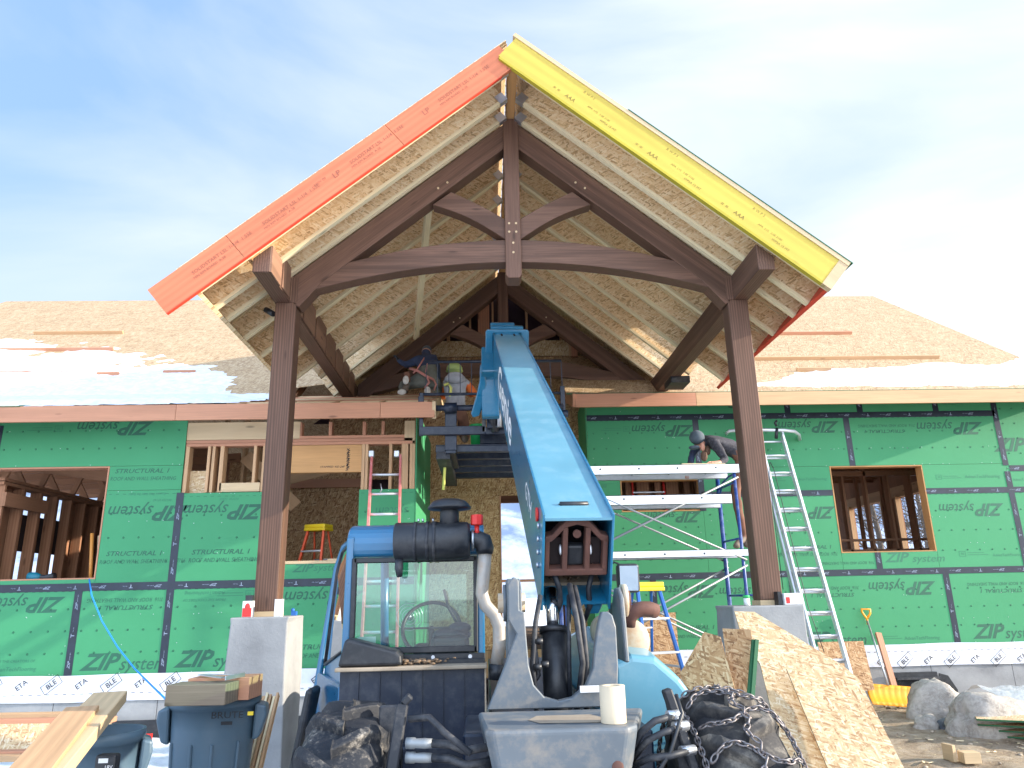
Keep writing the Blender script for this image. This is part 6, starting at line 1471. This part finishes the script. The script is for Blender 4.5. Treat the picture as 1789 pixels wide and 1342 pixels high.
# leaning boards at the right
def sheet3(name, pts, P, n, m, label, th=.012, edge=None, grp='board sheets leaning by the right pier', mi=0):
    n = V(n).normalized(); q = [atp(x, y, P, n) for x, y in pts]; u = V((0, 0, 1)).cross(n).normalized(); w = n.cross(u)
    vs = q+[p+n*th for p in q]; k = len(q); gg = [((p-V(P)).dot(w), (p-V(P)).dot(u), 0) for p in vs]
    g = MB(); g.add(vs, [tuple(range(k)), tuple(range(2*k-1, k-1, -1))], g=gg); b = len(g.v)-2*k
    for i in range(k): g.f.append([b+i, b+(i+1) % k, b+(i+1) % k+k, b+i+k]); g.m.append(1 if edge else 0); g.sm.append(False)
    ms = [M[m]]+([M[edge]] if edge else [])
    return tag(g.build(name, ms), label, 'board sheet', grp)
nb = (.10, .80, -.62)
sheet3('board_sheet', [(1283, 1068), (1318, 1069), (1472, 1162), (1500, 1186), (1640, 1460), (1360, 1460), (1372, 1342), (1328, 1160), (1298, 1118)], (2.2, 6.65, -.2), (.10, .80, -.62), 'osb', 'largest pale flake board sheet with a slanted top leaning on the right pier', .012, 'green_edge')
sheet3('board_sheet', [(1374, 1168), (1462, 1168), (1498, 1200), (1600, 1460), (1495, 1460)], (2.2, 6.50, -.2), (.10, .80, -.62), 'osb', 'smaller pale flake board sheet lying against the front of the largest one', .014, 'old')
sheet3('board_sheet', [(1230, 1104), (1258, 1112), (1300, 1260), (1240, 1330), (1188, 1176), (1186, 1196)][:5], (1.9, 5.2, -.4), (.45, .86, -.22), 'osb_dark', 'brown flake board sheet nearest the blue engine hood')
sheet3('board_sheet', [(1262, 1098), (1312, 1100), (1320, 1200), (1290, 1250), (1270, 1160)], (1.9, 5.6, -.4), (.45, .86, -.22), 'osb_dark', 'dark brown flake board sheet furthest back between the pier and the other sheets')
sheet3('board_sheet', [(1292, 1112), (1318, 1120), (1312, 1250), (1285, 1240), (1272, 1142)], (1.9, 5.35, -.4), (.45, .86, -.22), 'osb_dark', 'narrow brown flake board sheet with one green edge', .012)
g = MB(); g.beam(at(1322, 1118, 5.3), at(1312, 1250, 5.15), .025, .02, (0, 1, 0)); g.beam(at(1316, 1118, 5.32), at(1305, 1250, 5.17), .02, .02, (0, 1, 0)); tag(g.build('green_edge_strip', M['green_edge']), 'pair of thin green sealed sheet edges standing beside the narrow brown sheet', 'board edge')
sheet3('board_sheet', [(1120, 1072), (1180, 1070), (1192, 1200), (1125, 1215)], (3, 9.9, -.8), (0, 1, -.12), 'osb_dark', 'reddish flake board sheet standing on the wall behind the blue step ladder', .012, None, 'board sheets leaning on the right wing')
sheet3('board_sheet', [(1428, 1122), (1508, 1120), (1528, 1205), (1450, 1215)], (4.5, 10.6, -1), (0, 1, -.15), 'osb_dark', 'flake board sheet standing at the foot of the aluminium ladder', .012, 'concrete', 'board sheets leaning on the right wing')
# shovel
SH = thing('snow_shovel', tuple(atz(1555, 1232, -1.50)), 'yellow snow shovel standing upright against the right wing', 'snow shovel')
yb_ = 10.55
a = at(1515, 1084, 11.2); b = at(1552, 1198, yb_+.1)
g = MB(); g.cyl(a, b, .014, n=10); g.build('shaft', M['steel'], SH)
g = MB(); g.tube([a+V((0, 0, -.06)), a+V((.0, 0, .02)), at(1506, 1070, 11.2), at(1505, 1064, 11.2), at(1520, 1065, 11.2), at(1520, 1072, 11.2), a+V((0, 0, .02))], .016, 8); g.build('grip', M['shovel'], SH)
p = [at(1514, 1194, yb_+.12), at(1594, 1200, yb_+.12), at(1599, 1237, yb_-.05), at(1525, 1231, yb_-.05)]
g = MB(); n = 22
vs = []; 
for j in range(7):
    v = j/6
    for i in range(n+1):
        u = i/n; q = p[0].lerp(p[1], u).lerp(p[3].lerp(p[2], u), v); q = q+V((0, .05*math.sin(v*math.pi)+.006*math.sin(u*math.pi*14), 0)); vs.append(q)
fs = [(j*(n+1)+i, j*(n+1)+i+1, (j+1)*(n+1)+i+1, (j+1)*(n+1)+i) for j in range(6) for i in range(n)]
g.add(vs, fs, smooth=True); bl = g.build('blade', M['shovel'], SH); so = bl.modifiers.new('thick', 'SOLIDIFY'); so.thickness = .006
g = MB(); g.beam(at(1534, 1106, 11.15), at(1562, 1200, 10.75), .085, .04, (0, 1, 0)); tag(g.build('timber_board', M['fir'], bevel=.003), 'short pinkish board leaning on the right wing just right of the shovel handle', 'board')
# window well
g = MB(); a = at(1560, 1175, 11.2); b = at(1640, 1200, 11.2)
WW = thing('window_well', ((a.x+b.x)/2, 11.1, GZ), 'black metal window well with a mesh grate beside the large rock', 'window well')
g = MB(); g.box(a.x, b.x, 11.18, 11.24, GZ, -1.18); g.build('backing_plate', M['black'], WW)
g = MB()
for i in range(26): x = a.x+(b.x-a.x)*i/26; g.beam((x, 11.16, -1.28), (x+.12, 11.16, -1.45), .006, .006); g.beam((x+.12, 11.15, -1.28), (x, 11.15, -1.45), .006, .006)
g.box(a.x, b.x, 11.1, 11.16, -1.27, -1.24); g.build('mesh_grate', M['blackhose'], WW)
pts = [at(1640, 1176, 11.22), at(1655, 1180, 11.22), at(1672, 1205, 11.22), at(1676, 1232, 11.22), at(1640, 1232, 11.22)]
g = MB(); g.add([tuple(q) for q in pts]+[(q.x, q.y-.02, q.z) for q in pts], [(0, 1, 2, 3, 4), (9, 8, 7, 6, 5)]+[(i, i+5, (i+1) % 5+5, (i+1) % 5) for i in range(5)]); g.build('sealant_patch', M['black'], WW)
# rocks
def rock(loc, sc, seed, m, label, sub=4):
    g = MB(); n, k = 26, 18; vs = []; fs = []
    for i in range(k+1):
        t_ = math.pi*i/k
        for j in range(n):
            a = 2*math.pi*j/n; d = V((math.sin(t_)*math.cos(a), math.sin(t_)*math.sin(a), math.cos(t_)))
            r = 1+.35*mnoise.noise(d*1.1+V((seed, 0, 0)))+.12*mnoise.noise(d*3.1+V((seed, 0, 4)))+.04*mnoise.noise(d*9)
            q = d*r; q.z = max(q.z, -.55); vs.append((loc[0]+q.x*sc[0], loc[1]+q.y*sc[1], loc[2]+(q.z+.4)*sc[2]))
    for i in range(k):
        for j in range(n): fs.append((i*n+j, (i+1)*n+j, (i+1)*n+(j+1) % n, i*n+(j+1) % n))
    g.add(vs, fs, smooth=True); o = g.build('rock', M[m]); return tag(o, label, 'rock', 'rocks near the right wing')
c = at(1633, 1236, 9.9); rock((c.x, 9.9, GZ+.0), (.36, .30, .38), 2.0, 'rock', 'large tan boulder with a pointed top right of the shovel blade')
c = at(1610, 1240, 9.6); rock((c.x-.06, 9.45, GZ), (.16, .14, .12), 5.0, 'rock', 'small rounded stone at the foot of the large tan boulder')
c = at(1660, 1240, 9.3); rock((c.x, 9.35, GZ), (.14, .12, .12), 7.0, 'darkrock', 'small blue grey stone between the two boulders')
c = at(1735, 1250, 8.9); rock((c.x, 9.0, GZ), (.50, .34, .33), 9.0, 'rock', 'wide low grey boulder at the right edge above the green edged sheets')
# plastic sheet
xs_ = spread(at(1712, 1210, 10.4).x, at(1712, 1210, 10.4).x+1.6, 24); g = MB()
vs = [(x, 9.6+j*.12, GZ+.12+.22*math.sin(j/8*math.pi*.6)+.07*mnoise.noise(V((x*4, j*.6, 1)))+.03*mnoise.noise(V((x*13, j*1.5, 1)))) for j in range(10) for x in xs_]
g.add(vs, [(j*25+i, j*25+i+1, (j+1)*25+i+1, (j+1)*25+i) for j in range(9) for i in range(24)], smooth=True); tag(g.build('plastic_sheet', M['sheet']), 'crumpled clear plastic sheet behind the wide boulder at the right edge', 'plastic sheet')
# stack of green edged sheets
Zs = GZ+.04
for i in range(4):
    z = Zs+i*.065; a = atz(1701+(8 if i < 3 else 0)+i % 2*6, 1259+(3-i)*9, z); a.z = z
    g = MB(); Mx = Matrix.Translation(a) @ Matrix.Rotation(R(-33+i*1.5), 4, 'Z'); g.box(0, 2.4, -.0, 1.2, 0, .018, M=Mx, mi=0, perm=(0, 1, 2)); g.box(-.001, 2.401, -.003, -.0005, 0, .0178, M=Mx, mi=1); g.box(-.003, -.0005, -.002, 1.2, 0, .0178, M=Mx, mi=1)
    tag(g.build('green_edged_sheet', [M['osb'], M['green_edge']]), ['lowest green edged board sheet of the stack at the lower right', 'second green edged board sheet from the bottom of the lower right stack', 'third green edged board sheet from the bottom of the lower right stack', 'topmost green edged board sheet of the lower right stack, its pale face showing'][i], 'board sheet', 'stack of green edged sheets')
c = atz(1660, 1325, GZ+.02); obox('wood_offcut', 'pale', c.x, c.y, GZ+.0, .035, .15, .15, 8, 'thin pale wood offcut standing on edge on the mud at lower right', 'wood offcut', 'wood offcuts on the mud')
c = atz(1680, 1325, GZ+.02); obox('wood_offcut', 'pale', c.x+.02, c.y-.1, GZ+.0, .16, .12, .10, -4, 'square pale wood block on the mud at lower right', 'wood offcut', 'wood offcuts on the mud')
# cables
g = MB(); g.tube([at(156, 1012, 9.6), at(160, 1040, 9.45), at(178, 1085, 9.3), at(205, 1130, 9.1), at(235, 1168, 8.8), at(265, 1198, 8.2), at(290, 1222, 6.5)], .009, 6); tag(g.build('air_hose', M['bluecord']), 'thin bright blue air hose hanging from the left window down to the grey bin', 'hose')
g = MB(); g.tube([(-6.6, 9.62, .36), (-6.4, 9.6, .40), (-6.2, 9.6, .36), (-6.1, 9.62, .33)], .012, 6); tag(g.build('power_cord', M['yelcord']), 'short loop of pale yellow cord on the left window sill', 'cord')
g = MB(); a = atz(232, 1278, GZ+.14); b = atz(300, 1272, GZ+.14); g.tube([a, a.lerp(b, .5)+V((0, .05, .02)), b], .012, 6); tag(g.build('power_cord', M['yelcord']), 'yellow cord lying on the snow between the two bins', 'cord')
# tools at the left window
AG = thing('angle_grinder', tuple(at(70, 1012, 9.75)), 'teal and black power tool lying on the left window sill', 'power tool')
g = MB(); g.tube([at(60, 1008, 9.75), at(78, 1009, 9.75), at(96, 1007, 9.75)], [.04, .032, .045], 12); g.build('tool_body', M['black'], AG)
g = MB(); g.tube([at(50, 1007, 9.75), at(62, 1008, 9.75), at(72, 1009, 9.75)], [.05, .055, .035], 12); g.build('tool_motor', M['tool'], AG)
g = MB(); g.cyl(at(161, 932, 9.95), at(157, 1040, 9.95), .022, n=10); tag(g.build('broom_handle', M['broom']), 'thick orange wooden handle standing inside the right end of the left window', 'handle', 'handles standing in the left window')
g = MB(); g.cyl(at(173, 936, 10.05), at(169, 1040, 10.05), .015, n=10); tag(g.build('broom_handle', M['pale']), 'thin pale wooden handle at the right jamb of the left window', 'handle', 'handles standing in the left window')
# pipe stub, marker and brush by the left foundation
c = at(158, 1212, 9.55); g = MB(); g.cyl((c.x, 9.58, -1.10), (c.x, 9.45, -1.30), .055, mi=0); g.box(c.x-.07, c.x+.0, 9.40, 9.41, -1.28, -1.18, mi=1); tag(g.build('pipe_stub', [M['black'], M['green_pl']]), 'black pipe stub with a green label on the left foundation', 'pipe')
c = at(208, 1248, 8.8); g = MB(); g.box(c.x-.06, c.x+.16, 9.3, 9.34, -1.50, -1.42); tag(g.build('red_handle', M['red']), 'red object lying at the foot of the left foundation behind the beam', 'handle')
c = at(196, 1265, 8.6); g = MB(); g.box(c.x-.09, c.x+.09, 8.6, 8.66, -1.48, -1.36, mi=0); [g.box(c.x-.085+i*.02, c.x-.07+i*.02, 8.61, 8.65, -1.58, -1.48, mi=1) for i in range(8)]; tag(g.build('brush', [M['green_pl'], M['pale']]), 'green headed brush standing in the snow behind the smaller bin', 'brush')

# wood chips and mud clods strewn over the ground at the right
rnd = random.Random(11); g = MB()
for i in range(700):
    x = rnd.uniform(2.4, 8.5); y = rnd.uniform(5.2, 11.0); z = ground_z(x, y)
    s = rnd.uniform(.012, .045); Mx = Matrix.Translation((x, y, z+.006)) @ Matrix.Rotation(rnd.uniform(0, 6.3), 4, 'Z') @ Matrix.Rotation(rnd.uniform(-.5, .5), 4, 'X')
    if i % 3: g.box(-s, s, -s*.25, s*.25, 0, .004, M=Mx, mi=0)
    else: g.ball((0, 0, 0), s*.8, (1, .8, .5), 6, 4, M=Mx, mi=1)
o = g.build('wood_chips', [M['flange'], M['dust']]); tag(o, 'wood chips and mud clods scattered over the ground at the right', kind='stuff')
